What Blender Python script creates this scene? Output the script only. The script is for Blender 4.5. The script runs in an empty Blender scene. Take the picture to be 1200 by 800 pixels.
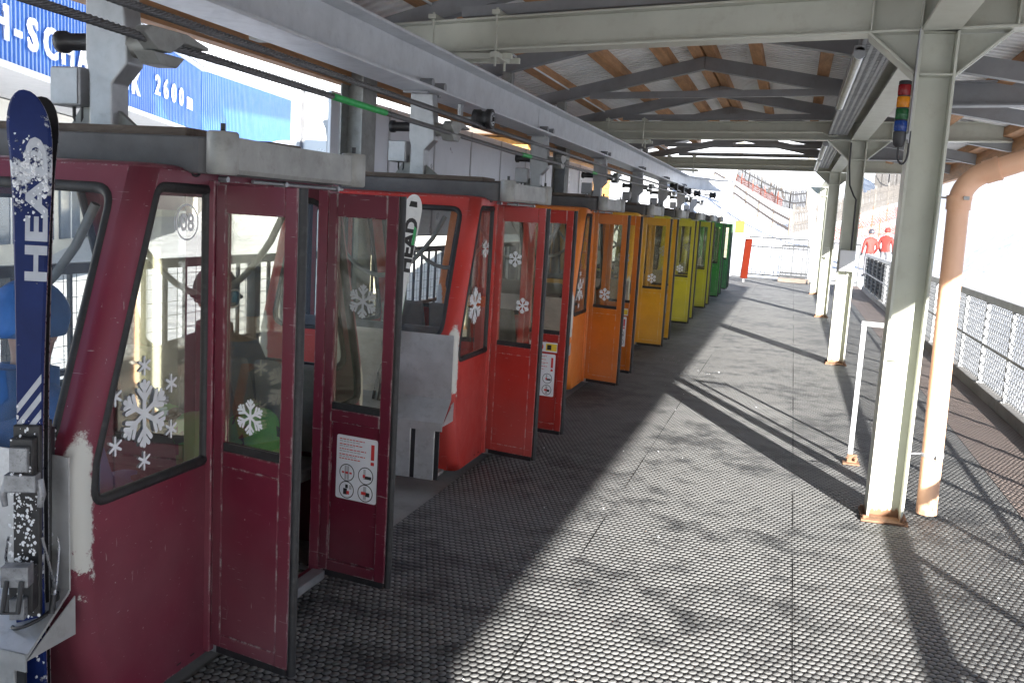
import bpy, bmesh, math, random
from mathutils import Vector, Matrix
from mathutils.geometry import delaunay_2d_cdt
random.seed(7)
sc = bpy.context.scene
COL = sc.collection
PI = math.pi
rad = math.radians
SK = -0.25                      # the cross frames of the station stand at a slight angle to the track

# ------------------------------------------------------------------ materials
def newmat(name):
    m = bpy.data.materials.new(name); m.use_nodes = True
    nt = m.node_tree
    return m, nt, nt.nodes['Principled BSDF']

def N(nt, t, **kw):
    n = nt.nodes.new(t)
    for k, v in kw.items():
        setattr(n, k, v)
    return n

def math_n(nt, op, a, b=None, c=None, clamp=False):
    n = nt.nodes.new('ShaderNodeMath'); n.operation = op; n.use_clamp = clamp
    for i, v in enumerate((a, b, c)):
        if v is None: continue
        if isinstance(v, (int, float)): n.inputs[i].default_value = v
        else: nt.links.new(v, n.inputs[i])
    return n.outputs[0]

def mixc(nt, fac, a, b, mode='MIX'):
    n = nt.nodes.new('ShaderNodeMix'); n.data_type = 'RGBA'; n.blend_type = mode
    if isinstance(fac, (int, float)): n.inputs[0].default_value = fac
    else: nt.links.new(fac, n.inputs[0])
    for i, v in ((6, a), (7, b)):
        if isinstance(v, (tuple, list)): n.inputs[i].default_value = (*v[:3], 1)
        else: nt.links.new(v, n.inputs[i])
    return n.outputs[2]

def noise(nt, vec, scale, detail=4, rough=.55, dim='3D'):
    n = nt.nodes.new('ShaderNodeTexNoise'); n.inputs['Scale'].default_value = scale
    n.inputs['Detail'].default_value = detail; n.inputs['Roughness'].default_value = rough
    nt.links.new(vec, n.inputs['Vector'])
    return n.outputs['Fac']

def ramp(nt, fac, lo, hi):
    n = nt.nodes.new('ShaderNodeMapRange'); n.inputs['From Min'].default_value = lo; n.inputs['From Max'].default_value = hi
    nt.links.new(fac, n.inputs['Value'])
    return n.outputs[0]

def coords(nt, space='Object', scale=(1, 1, 1)):
    if space == 'World':
        o = nt.nodes.new('ShaderNodeNewGeometry').outputs['Position']
    else:
        o = nt.nodes.new('ShaderNodeTexCoord').outputs[space]
    mp = nt.nodes.new('ShaderNodeMapping'); mp.inputs['Scale'].default_value = scale
    nt.links.new(o, mp.inputs['Vector'])
    return mp.outputs[0]

def bump(nt, b, h, strength=.3, dist=.01):
    n = nt.nodes.new('ShaderNodeBump'); n.inputs['Strength'].default_value = strength; n.inputs['Distance'].default_value = dist
    nt.links.new(h, n.inputs['Height']); nt.links.new(n.outputs[0], b.inputs['Normal'])

def plain(name, col, rough=.5, metal=0., var=.12, scale=6, dirt=None, bumpy=0., bscale=60, space='Object', spec=None, stretch=(1, 1, 1), dirt_amt=.5):
    m, nt, b = newmat(name)
    v = coords(nt, space, stretch)
    f = noise(nt, v, scale, 6, .6)
    f = ramp(nt, f, .3, .7)
    lo = tuple(max(0, c * (1 - var)) for c in col); hi = tuple(min(1, c * (1 + var)) for c in col)
    c = mixc(nt, f, lo, hi)
    if dirt:
        f2 = ramp(nt, noise(nt, v, scale * 2.7, 8, .7), .52, .72)
        c = mixc(nt, math_n(nt, 'MULTIPLY', f2, dirt_amt), c, dirt)
    nt.links.new(c, b.inputs['Base Color'])
    r = ramp(nt, noise(nt, v, scale * 3, 5), .2, .8)
    r2 = math_n(nt, 'MULTIPLY_ADD', r, .24, rough - .12, clamp=True)
    nt.links.new(r2, b.inputs['Roughness'])
    b.inputs['Metallic'].default_value = metal
    if spec is not None: b.inputs['Specular IOR Level'].default_value = spec
    if bumpy: bump(nt, b, noise(nt, v, bscale, 5, .6), bumpy, .01)
    return m

def cabin_paint(name, col, bare=(.50, .50, .48), bright=None, rub=False):
    """worn lacquer: fine scratches and chips; rub=True adds the rubbed-bare patch on the corner posts"""
    m, nt, b = newmat(name)
    v = coords(nt)
    f = ramp(nt, noise(nt, v, 3.2, 6, .6), .3, .7)
    c = mixc(nt, f, tuple(x * .86 for x in col), tuple(min(1, x * 1.13) for x in col))
    # chalky fading
    f4 = ramp(nt, noise(nt, v, 1.3, 3), .45, .75)
    c = mixc(nt, math_n(nt, 'MULTIPLY', f4, .12), c, (.55, .5, .5))
    # scratches: stretched noise in two directions
    for sca, lo, amt in (((3, 38, 120), .685, .45), ((70, 50, 9), .70, .45), ((55, 55, 55), .735, .7)):
        vv = coords(nt, 'Object', sca)
        s = ramp(nt, noise(nt, vv, 1.0, 3, .6), lo, lo + .03)
        c = mixc(nt, math_n(nt, 'MULTIPLY', s, amt), c, bare)
    if rub:
        sp = nt.nodes.new('ShaderNodeSeparateXYZ'); nt.links.new(nt.nodes.new('ShaderNodeTexCoord').outputs['Object'], sp.inputs[0])
        z = sp.outputs[2]; x = math_n(nt, 'ABSOLUTE', sp.outputs[0]); y = math_n(nt, 'ABSOLUTE', sp.outputs[1])
        zc = math_n(nt, 'ABSOLUTE', math_n(nt, 'SUBTRACT', z, .83))
        band = math_n(nt, 'SUBTRACT', .24, zc)
        nb = math_n(nt, 'MULTIPLY', math_n(nt, 'SUBTRACT', noise(nt, v, 17, 9, .78), .5), .62)
        ex = math_n(nt, 'SUBTRACT', math_n(nt, 'ADD', x, y), 1.612)         # only where the rounded corner is
        k = math_n(nt, 'MINIMUM', math_n(nt, 'ADD', band, nb), math_n(nt, 'MULTIPLY_ADD', nb, .25, math_n(nt, 'MULTIPLY', ex, 2.0)))
        k = ramp(nt, k, 0.0, .02)
        c = mixc(nt, k, c, (.62, .62, .58))
    bv = nt.nodes.new('ShaderNodeBevel'); bv.samples = 4; bv.inputs[0].default_value = .009
    dt = nt.nodes.new('ShaderNodeVectorMath'); dt.operation = 'DOT_PRODUCT'
    nt.links.new(bv.outputs[0], dt.inputs[0]); nt.links.new(nt.nodes.new('ShaderNodeNewGeometry').outputs['Normal'], dt.inputs[1])
    edge = ramp(nt, dt.outputs['Value'], .985, .90)
    chip = ramp(nt, noise(nt, coords(nt, 'Object', (30, 30, 13)), 1.0, 6, .7), .50, .58)
    c = mixc(nt, math_n(nt, 'MULTIPLY', math_n(nt, 'MULTIPLY', edge, chip), .8), c, bare)
    nt.links.new(c, b.inputs['Base Color'])
    r = ramp(nt, noise(nt, v, 14, 5), .2, .8)
    nt.links.new(math_n(nt, 'MULTIPLY_ADD', r, .22, .30), b.inputs['Roughness'])
    bump(nt, b, noise(nt, v, 5, 3), .08, .02)
    return m

def glass(name, tint, dust=.10, dcol=(.55, .54, .5), rough=.03):
    m, nt, b = newmat(name)
    nt.nodes.remove(b)
    out = nt.nodes['Material Output']
    tr = N(nt, 'ShaderNodeBsdfTransparent'); tr.inputs[0].default_value = (*tint, 1)
    gl = N(nt, 'ShaderNodeBsdfGlossy'); gl.inputs['Roughness'].default_value = rough; gl.inputs[0].default_value = (1, 1, 1, 1)
    df = N(nt, 'ShaderNodeBsdfDiffuse'); df.inputs[0].default_value = (*dcol, 1)
    fr = N(nt, 'ShaderNodeFresnel'); fr.inputs[0].default_value = 1.45
    m1 = N(nt, 'ShaderNodeMixShader'); nt.links.new(math_n(nt, 'MINIMUM', math_n(nt, 'MULTIPLY', fr.outputs[0], .72), .5), m1.inputs[0])
    m2 = N(nt, 'ShaderNodeMixShader')
    v = coords(nt, 'Object', (3, 3, 22))
    d = ramp(nt, noise(nt, v, 3, 6, .65), .3, .8)
    nt.links.new(math_n(nt, 'MULTIPLY_ADD', d, dust, dust * .35), m2.inputs[0])
    nt.links.new(tr.outputs[0], m2.inputs[1]); nt.links.new(df.outputs[0], m2.inputs[2])
    nt.links.new(m2.outputs[0], m1.inputs[1]); nt.links.new(gl.outputs[0], m1.inputs[2])
    nt.links.new(m1.outputs[0], out.inputs[0])
    return m

M = {}
M['steel_paint'] = plain('steel_paint', (.55, .56, .49), .45, 0, .07, 2.5, (.30, .27, .20), .05, 30, dirt_amt=.28)
def mat_column():
    m = plain('column_paint', (.52, .53, .46), .45, 0, .07, 2.5, (.30, .27, .20), .05, 30, dirt_amt=.28)
    nt = m.node_tree; b = nt.nodes['Principled BSDF']; old = b.inputs['Base Color'].links[0].from_socket
    pos = nt.nodes.new('ShaderNodeNewGeometry').outputs['Position']; sp = nt.nodes.new('ShaderNodeSeparateXYZ'); nt.links.new(pos, sp.inputs[0])
    k = math_n(nt, 'ADD', math_n(nt, 'SUBTRACT', .05, sp.outputs[2]), math_n(nt, 'MULTIPLY', math_n(nt, 'SUBTRACT', noise(nt, coords(nt, 'World', (30, 30, 7)), 1.0, 6, .7), .42), .22))
    c = mixc(nt, ramp(nt, k, .0, .03), old, (.19, .095, .05))
    ch = ramp(nt, noise(nt, pos, 45, 4, .7), .70, .73); c = mixc(nt, math_n(nt, 'MULTIPLY', ch, .7), c, (.22, .15, .10))
    nt.links.new(c, b.inputs['Base Color']); return m
M['column_paint'] = mat_column()
M['dark_steel'] = plain('dark_steel', (.27, .28, .295), .5, 0, .12, 3, (.22, .21, .2), .05, 40)
M['galv'] = plain('galv', (.42, .43, .445), .45, .5, .13, 9, (.30, .31, .32), .05, 60)
M['galv_rail'] = plain('galv_rail', (.60, .62, .65), .45, .35, .10, 5, (.33, .34, .36), .05, 60, dirt_amt=.3)
M['galv_dull'] = plain('galv_dull', (.30, .305, .29), .55, .3, .2, 7, (.16, .15, .13), .08, 50)
M['alu'] = plain('alu', (.56, .57, .58), .38, .6, .12, 8, (.33, .33, .32), .05, 90)
M['alu_wall'] = plain('alu_wall', (.60, .62, .66), .34, .45, .06, 1.2, (.5, .52, .55), .02, 30, space='World')
M['black_rubber'] = plain('black_rubber', (.022, .022, .024), .55, 0, .25, 14, (.07, .07, .07))
M['black_plastic'] = plain('black_plastic', (.025, .025, .028), .42, 0, .2, 10)
M['bumper'] = plain('bumper', (.12, .12, .125), .6, .25, .25, 5, (.10, .095, .09), .1, 40)  # dark tone paints in the shade on the front of the galvanised frame
M['bumper_side'] = plain('bumper_side', (.36, .365, .35), .55, .35, .2, 6, (.2, .19, .17), .08, 40)
M['wood'] = plain('wood', (.47, .25, .12), .62, 0, .25, 3.5, (.22, .10, .05), .1, 40, space='World', stretch=(6, .7, 6))
M['old_wood'] = plain('old_wood', (.13, .10, .08), .75, 0, .3, 4, (.26, .22, .18), .2, 40, stretch=(1, 8, 4))
M['grey_wood'] = plain('grey_wood', (.115, .105, .095), .8, 0, .25, 3, (.07, .06, .05), space='World')
M['sheet'] = plain('sheet', (.88, .89, .90), .45, .0, .06, 2, (.5, .5, .5), space='World', dirt_amt=.3)
M['seat'] = plain('seat', (.20, .20, .195), .7, 0, .15, 9, (.28, .28, .27), .1, 200)
M['cabin_inside'] = plain('cabin_inside', (.055, .05, .052), .7, 0, .2, 6, (.12, .11, .1))
M['white_vinyl'] = plain('white_vinyl', (.80, .82, .86), .5, 0, .04, 9)
M['sticker_red'] = plain('sticker_red', (.62, .04, .04), .5, 0, .1, 9)
M['sticker_grey'] = plain('sticker_grey', (.45, .46, .48), .5, 0, .1, 9)
M['sticker_black'] = plain('sticker_black', (.02, .02, .022), .5, 0, .1, 9)
M['sticker_yellow'] = plain('sticker_yellow', (.85, .62, .05), .5, 0, .1, 9)
M['green_paint'] = plain('green_paint', (.03, .40, .10), .5, 0, .2, 30)
M['rope'] = plain('rope', (.17, .17, .175), .45, .6, .3, 60, (.05, .05, .05))
M['concrete'] = plain('concrete', (.27, .262, .25), .85, 0, .18, 1.7, (.12, .115, .11), .25, 50, space='World')
M['rust'] = plain('rust', (.20, .105, .06), .8, 0, .35, 20, (.16, .07, .04), .3, 90)
M['pvc'] = plain('pvc', (.84, .50, .33), .38, 0, .06, 3, (.72, .36, .2), dirt_amt=.35)
M['blue_wall'] = plain('blue_wall', (.085, .25, .68), .42, .0, .05, .5, space='World')
M['white_paint'] = plain('white_paint', (.80, .81, .82), .5, 0, .04, 3)
M['soffit'] = plain('soffit', (.60, .60, .60), .5, 0, .06, 3, space='World')
M['orange_wood'] = plain('orange_wood', (.66, .33, .085), .6, 0, .2, 2.5, (.42, .19, .05), space='World', stretch=(4, .7, 6))
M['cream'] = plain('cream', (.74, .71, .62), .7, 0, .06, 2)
M['pad_red'] = plain('pad_red', (.085, .010, .004), .8, 0, .12, 4, spec=.05)
M['sign_orange'] = plain('sign_orange', (.42, .095, .006), .5, 0, .05, 4)
M['net_orange'] = plain('net_orange', (.36, .07, .03), .6, 0, .1, 4)
M['rock'] = plain('rock', (.30, .25, .20), .9, 0, .3, .5, (.16, .13, .1), .4, 2)
def mat_ski():
    m, nt, b = newmat('ski_blue'); b.inputs['Specular IOR Level'].default_value = .22
    v = coords(nt)
    c = mixc(nt, ramp(nt, noise(nt, v, 9, 5), .3, .7), (.003, .012, .085), (.006, .022, .13))
    sp = nt.nodes.new('ShaderNodeSeparateXYZ'); nt.links.new(nt.nodes.new('ShaderNodeTexCoord').outputs['Object'], sp.inputs[0])
    z = sp.outputs[2]
    # snow frozen on: a patch below the tip, streaks along the edges and round the binding
    k1 = math_n(nt, 'SUBTRACT', .085, math_n(nt, 'ABSOLUTE', math_n(nt, 'SUBTRACT', z, 1.68)))
    k2 = math_n(nt, 'SUBTRACT', math_n(nt, 'MULTIPLY', math_n(nt, 'ABSOLUTE', sp.outputs[0]), 1.6), .088)
    k3 = math_n(nt, 'SUBTRACT', .22, math_n(nt, 'ABSOLUTE', math_n(nt, 'SUBTRACT', z, .55)))
    k = math_n(nt, 'MAXIMUM', math_n(nt, 'MAXIMUM', k1, k2), math_n(nt, 'MULTIPLY_ADD', k3, .5, -.06))
    nb = math_n(nt, 'MULTIPLY', math_n(nt, 'SUBTRACT', noise(nt, v, 26, 8, .72), .52), .62)
    f = ramp(nt, math_n(nt, 'ADD', k, nb), .03, .06)
    c = mixc(nt, f, c, (.66, .69, .75))
    nt.links.new(c, b.inputs['Base Color'])
    nt.links.new(math_n(nt, 'MULTIPLY_ADD', f, .35, .45), b.inputs['Roughness'])
    bump(nt, b, math_n(nt, 'MULTIPLY', f, noise(nt, v, 90, 5, .7)), .8, .01)
    return m
M['ski_blue'] = mat_ski()
M['ski_white'] = plain('ski_white', (.78, .79, .78), .3, 0, .05, 9)
M['ski_green'] = plain('ski_green', (.05, .42, .13), .35, 0, .1, 9)
M['ski_base'] = plain('ski_base', (.015, .015, .018), .35, 0, .2, 20)
M['ski_edge'] = plain('ski_edge', (.42, .43, .46), .3, .8, .12, 30)
M['ski_grey'] = plain('ski_grey', (.40, .42, .47), .4, .2, .1, 30)
M['binding'] = plain('binding', (.26, .27, .29), .35, .4, .3, 25, (.03, .03, .035))
M['snow_lump'] = plain('snow_lump', (.84, .86, .90), .8, 0, .03, 30)
M['jacket_blue'] = plain('jacket_blue', (.035, .15, .46), .7, 0, .15, 12, bumpy=.2, bscale=30)
M['jacket_black'] = plain('jacket_black', (.022, .022, .026), .75, 0, .25, 12, bumpy=.2, bscale=30)
M['trouser_green'] = plain('trouser_green', (.09, .50, .10), .75, 0, .15, 12, bumpy=.2, bscale=30)
M['trouser_grey'] = plain('trouser_grey', (.12, .12, .13), .75, 0, .2, 12, bumpy=.2, bscale=30)
M['jacket_red'] = plain('jacket_red', (.20, .02, .014), .7, 0, .12, 12)
M['strap_red'] = plain('strap_red', (.58, .05, .03), .7, 0, .1, 12)
M['skin'] = plain('skin', (.52, .30, .21), .55, 0, .06, 12)
M['helmet'] = plain('helmet', (.05, .05, .06), .4, 0, .15, 12)
M['lens'] = plain('lens', (.02, .20, .30), .08, .6, .5, 8)
M['lamp_red'] = plain('lamp_red', (.22, .008, .012), .22, 0, .1, 9)
M['lamp_amber'] = plain('lamp_amber', (.62, .23, .01), .22, 0, .1, 9)
M['lamp_green'] = plain('lamp_green', (.015, .11, .035), .22, 0, .1, 9)
M['lamp_blue'] = plain('lamp_blue', (.012, .05, .24), .22, 0, .1, 9)
M['tube_glass'] = plain('tube_glass', (.62, .62, .58), .18, .2, .1, 12)
M['net_grey'] = plain('net_grey', (.12, .125, .13), .6, .3, .1, 20)
M['fence_paint'] = plain('fence_paint', (.36, .37, .38), .5, .4, .1, 6, (.26, .26, .26))
M['rail_dark'] = plain('rail_dark', (.05, .052, .055), .55, .1, .15, 6)
M['glass'] = glass('glass', (.88, .87, .78), .06, (.55, .52, .44))
M['glass_end'] = glass('glass_end', (.86, .88, .90), .08, (.5, .52, .56), .06)
M['window_dark'] = plain('window_dark', (.10, .13, .17), .12, 0, .2, 2)

def mat_snow():
    m, nt, b = newmat('snow')
    v = coords(nt, 'World')
    f = noise(nt, v, .12, 6, .55)
    c = mixc(nt, ramp(nt, f, .3, .7), (.62, .65, .70), (.73, .74, .77))
    # bare rock breaking through high on the mountain
    sp = nt.nodes.new('ShaderNodeSeparateXYZ'); nt.links.new(nt.nodes.new('ShaderNodeNewGeometry').outputs['Position'], sp.inputs[0])
    hi = ramp(nt, sp.outputs[2], 16, 40)
    rk = ramp(nt, noise(nt, coords(nt, 'World', (1, 1, 1.6)), .045, 9, .68), .60, .64)
    rc = mixc(nt, ramp(nt, noise(nt, v, .3, 6), .3, .7), (.20, .15, .10), (.40, .31, .22))
    c = mixc(nt, math_n(nt, 'MULTIPLY', hi, rk), c, rc)
    nt.links.new(c, b.inputs['Base Color']); b.inputs['Roughness'].default_value = .75
    h = math_n(nt, 'ADD', noise(nt, v, 1.3, 8, .6), math_n(nt, 'MULTIPLY', noise(nt, coords(nt, 'World', (.35, 1, 1)), 7, 3), .15))
    bump(nt, b, h, .8, .30)
    return m
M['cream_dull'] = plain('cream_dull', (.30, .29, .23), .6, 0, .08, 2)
M['snow'] = mat_snow()

def mat_rubber():
    """honeycomb rubber matting: rows of small studs with holes between, offset row by row, laid in long strips"""
    m, nt, b = newmat('rubber_matting')
    pos = nt.nodes.new('ShaderNodeNewGeometry').outputs['Position']
    sp = nt.nodes.new('ShaderNodeSeparateXYZ'); nt.links.new(pos, sp.inputs[0])
    x, y = sp.outputs[0], sp.outputs[1]
    px, py = .0335, .0400
    row = math_n(nt, 'DIVIDE', y, py); ri = math_n(nt, 'FLOOR', row)
    fy = math_n(nt, 'SUBTRACT', math_n(nt, 'FRACT', row), .5)
    odd = math_n(nt, 'MULTIPLY', math_n(nt, 'MODULO', math_n(nt, 'ABSOLUTE', ri), 2), .5)
    fx = math_n(nt, 'SUBTRACT', math_n(nt, 'FRACT', math_n(nt, 'ADD', math_n(nt, 'DIVIDE', x, px), odd)), .5)
    # stud = rounded cell; hole = a small slot between studs
    d = math_n(nt, 'SQRT', math_n(nt, 'ADD', math_n(nt, 'POWER', math_n(nt, 'MULTIPLY', fx, 1.0), 2), math_n(nt, 'POWER', math_n(nt, 'MULTIPLY', fy, 1.05), 2)))
    dome = math_n(nt, 'SUBTRACT', 1, math_n(nt, 'POWER', ramp(nt, d, .16, .52), 1.6), clamp=True)
    hole = ramp(nt, d, .475, .545)
    big = noise(nt, pos, .9, 6, .62); med = noise(nt, pos, 4.5, 5, .6)
    wet = ramp(nt, math_n(nt, 'ADD', math_n(nt, 'MULTIPLY', big, .42), math_n(nt, 'MULTIPLY', noise(nt, pos, 4.6, 7, .7), .58)), .485, .60)
    # trodden lane down the middle, slightly paler and dustier, and single mats of a different age
    lane = math_n(nt, 'SUBTRACT', 1, ramp(nt, math_n(nt, 'ABSOLUTE', math_n(nt, 'ADD', x, math_n(nt, 'MULTIPLY_ADD', big, 1.2, -.25))), .25, .8), clamp=True)
    cellid = math_n(nt, 'ADD', math_n(nt, 'MULTIPLY', math_n(nt, 'FLOOR', math_n(nt, 'DIVIDE', math_n(nt, 'ADD', x, .906), 1.066)), 7.31), math_n(nt, 'FLOOR', math_n(nt, 'DIVIDE', y, 1.9)))
    wn = nt.nodes.new('ShaderNodeTexWhiteNoise'); wn.noise_dimensions = '1D'; nt.links.new(cellid, wn.inputs['W'])
    c = mixc(nt, ramp(nt, med, .3, .7), (.165, .167, .165), (.235, .235, .23))
    c = mixc(nt, math_n(nt, 'MULTIPLY', lane, .30), c, (.31, .31, .30))
    c = mixc(nt, math_n(nt, 'MULTIPLY', wn.outputs['Value'], .30), c, (.15, .15, .15))
    c = mixc(nt, math_n(nt, 'MULTIPLY', wet, .82), c, (.038, .040, .043))
    # strips towards the fence are older and brownish
    brown = ramp(nt, x, 1.575, 1.58)
    c = mixc(nt, math_n(nt, 'MULTIPLY', brown, .7), c, (.24, .18, .155))
    # frost / scuffs
    fr = ramp(nt, noise(nt, pos, 26, 5, .7), .62, .72)
    c = mixc(nt, math_n(nt, 'MULTIPLY', fr, .25), c, (.32, .32, .32))
    c = mixc(nt, hole, c, (.006, .006, .007))
    # joints between the strips and between the mats
    j = math_n(nt, 'LESS_THAN', math_n(nt, 'ABSOLUTE', math_n(nt, 'SUBTRACT', math_n(nt, 'FRACT', math_n(nt, 'DIVIDE', y, 1.9)), .5)), .0012)
    c = mixc(nt, math_n(nt, 'MULTIPLY', j, .6), c, (.01, .01, .01))
    brk = ramp(nt, noise(nt, pos, .8, 3), .42, .55)
    for sx in (-.906, .16, 1.577):
        j = math_n(nt, 'LESS_THAN', math_n(nt, 'ABSOLUTE', math_n(nt, 'SUBTRACT', x, sx)), .0035)
        c = mixc(nt, math_n(nt, 'MULTIPLY', j, brk) if sx < 1 else j, c, (.004, .004, .004))
    nt.links.new(c, b.inputs['Base Color'])
    rr = math_n(nt, 'MULTIPLY_ADD', wet, -.16, .62)
    nt.links.new(math_n(nt, 'MULTIPLY_ADD', med, .15, rr), b.inputs['Roughness'])
    b.inputs['Specular IOR Level'].default_value = .2
    bump(nt, b, math_n(nt, 'ADD', dome, math_n(nt, 'MULTIPLY', noise(nt, pos, 120, 3), .25)), .75, .010)
    return m
M['rubber'] = mat_rubber()

def corr(nt, axis_out, pitch):
    return math_n(nt, 'FRACT', math_n(nt, 'DIVIDE', axis_out, pitch))

# ------------------------------------------------------------------ mesh collector
class MB:
    def __init__(s): s.v = []; s.f = []; s.m = []; s.sm = []; s.mats = []
    def mi(s, m):
        if m is None: m = 0
        if isinstance(m, int): return m
        if m not in s.mats: s.mats.append(m)
        return s.mats.index(m)
    def add(s, vs, fs, m=None, smooth=False):
        o = len(s.v); s.v += [tuple(v) for v in vs]; k = s.mi(m)
        for f in fs: s.f.append([o + i for i in f]); s.m.append(k); s.sm.append(smooth)
    def box(s, a, b, m=None):
        (x0, y0, z0), (x1, y1, z1) = a, b
        if x0 > x1: x0, x1 = x1, x0
        if y0 > y1: y0, y1 = y1, y0
        if z0 > z1: z0, z1 = z1, z0
        s.add([(x0, y0, z0), (x1, y0, z0), (x1, y1, z0), (x0, y1, z0), (x0, y0, z1), (x1, y0, z1), (x1, y1, z1), (x0, y1, z1)],
              [(0, 3, 2, 1), (4, 5, 6, 7), (0, 1, 5, 4), (1, 2, 6, 5), (2, 3, 7, 6), (3, 0, 4, 7)], m)
    def hexa(s, p, m=None):       # 8 points, same order as box
        s.add(p, [(0, 3, 2, 1), (4, 5, 6, 7), (0, 1, 5, 4), (1, 2, 6, 5), (2, 3, 7, 6), (3, 0, 4, 7)], m)
    def bar(s, a, b, w, h, up=(0, 0, 1), m=None):   # rectangular bar from a to b
        a, b = Vector(a), Vector(b); d = (b - a).normalized(); up = Vector(up)
        sd = d.cross(up)
        if sd.length < 1e-5: sd = d.cross(Vector((1, 0, 0)))
        sd.normalize(); u = sd.cross(d)
        o = []
        for e in (a, b):
            for i, j in ((-1, -1), (1, -1), (1, 1), (-1, 1)): o.append(e + sd * (i * w / 2) + u * (j * h / 2))
        s.add(o, [(3, 2, 1, 0), (4, 5, 6, 7), (0, 1, 5, 4), (1, 2, 6, 5), (2, 3, 7, 6), (3, 0, 4, 7)], m)
    def tube(s, pts, r, n=10, m=None, closed=False, caps=True, smooth=True):
        pts = [Vector(p) for p in pts]; k = len(pts); vs = []
        rs = r if isinstance(r, (list, tuple)) else [r] * k
        prev = None
        for i, p in enumerate(pts):
            if closed: t = pts[(i + 1) % k] - pts[i - 1]
            else: t = pts[min(i + 1, k - 1)] - pts[max(i - 1, 0)]
            t.normalize()
            if prev is None:
                a = Vector((0, 0, 1)) if abs(t.z) < .9 else Vector((1, 0, 0))
                u = t.cross(a).normalized()
            else:
                u = prev - t * prev.dot(t)
                if u.length < 1e-6: u = t.cross(Vector((0, 0, 1)))
                u.normalize()
            prev = u; w = t.cross(u)
            for j in range(n):
                an = 2 * PI * j / n; vs.append(p + (u * math.cos(an) + w * math.sin(an)) * rs[i])
        fs = []
        for i in range(k if closed else k - 1):
            i2 = (i + 1) % k
            for j in range(n):
                j2 = (j + 1) % n; fs.append((i * n + j, i * n + j2, i2 * n + j2, i2 * n + j))
        s.add(vs, fs, m, smooth)
        if caps and not closed:
            s.add(vs[:n], [tuple(reversed(range(n)))], m); s.add(vs[-n:], [tuple(range(n))], m)
    def cyl(s, a, b, r, n=16, m=None): s.tube([a, b], r, n, m)
    def prism(s, poly, f, d, m=None):
        """poly: 2-D outline; f(u,v,w) -> 3-D; extruded from w=d[0] to d[1]"""
        n = len(poly)
        vs = [f(u, v, d[0]) for u, v in poly] + [f(u, v, d[1]) for u, v in poly]
        s.add(vs, [tuple(reversed(range(n))), tuple(range(n, 2 * n))] + [(i, (i + 1) % n, n + (i + 1) % n, n + i) for i in range(n)], m)
    def holed(s, outer, holes, f, m=None):
        vs = []; es = []
        for lp in [outer] + holes:
            o = len(vs); vs += [Vector(p) for p in lp]; es += [(o + i, o + (i + 1) % len(lp)) for i in range(len(lp))]
        r = delaunay_2d_cdt(vs, es, [], 0, 1e-6)
        keep = []
        for t in r[2]:
            c = sum((r[0][i] for i in t), Vector((0, 0))) / len(t)
            if inpoly(c, outer) and not any(inpoly(c, h) for h in holes): keep.append(tuple(t))
        s.add([f(*p) for p in r[0]], keep, m)
    def build(s, name, mat=None, parent=None, loc=None, bevel=0, weld=False, solid=0, recalc=True):
        me = bpy.data.meshes.new(name); me.from_pydata(s.v, [], s.f)
        ms = ([mat] if mat and not s.mats else []) + s.mats
        for x in ms: me.materials.append(x)
        for p, k, sm in zip(me.polygons, s.m, s.sm): p.material_index = min(k, len(ms) - 1); p.use_smooth = sm
        if recalc or weld:
            bm = bmesh.new(); bm.from_mesh(me)
            if weld: bmesh.ops.remove_doubles(bm, verts=bm.verts, dist=2e-4)
            bmesh.ops.recalc_face_normals(bm, faces=bm.faces); bm.to_mesh(me); bm.free()
        me.update()
        o = bpy.data.objects.new(name, me); COL.objects.link(o)
        if parent: o.parent = parent
        if loc: o.location = loc
        if solid:
            md = o.modifiers.new('thickness', 'SOLIDIFY'); md.thickness = solid; md.offset = 0
        if bevel:
            md = o.modifiers.new('edges', 'BEVEL'); md.width = bevel; md.segments = 2; md.limit_method = 'ANGLE'; md.angle_limit = rad(40)
        return o

def inpoly(p, poly):
    c = False; j = len(poly) - 1
    for i in range(len(poly)):
        a, b = poly[i], poly[j]
        if (a[1] > p[1]) != (b[1] > p[1]) and p[0] < (b[0] - a[0]) * (p[1] - a[1]) / (b[1] - a[1]) + a[0]: c = not c
        j = i
    return c

def fillet(pts, r, n=5):
    out = []; k = len(pts)
    for i in range(k):
        p = Vector(pts[i]); a = Vector(pts[i - 1]) - p; b = Vector(pts[(i + 1) % k]) - p
        ri = r[i] if isinstance(r, (list, tuple)) else r
        if ri <= 0: out.append(tuple(p)); continue
        ang = a.angle(b); t = min(ri / math.tan(ang / 2), a.length * .45, b.length * .45)
        p0 = p + a.normalized() * t; p2 = p + b.normalized() * t
        for j in range(n + 1):
            q = j / n; out.append(tuple(p0 * (1 - q) ** 2 + p * 2 * q * (1 - q) + p2 * q * q))
    return out

def empty(name, loc=(0, 0, 0), rz=0):
    o = bpy.data.objects.new(name, None); o.empty_display_size = .2; COL.objects.link(o); o.location = loc; o.rotation_euler = (0, 0, rz); return o
def tag(o, label, cat, group=None, kind=None):
    o['label'] = label
    o['category'] = cat
    if group: o['group'] = group
    if kind: o['kind'] = kind
    return o
def struct(o): o['kind'] = 'structure'; return o

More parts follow.
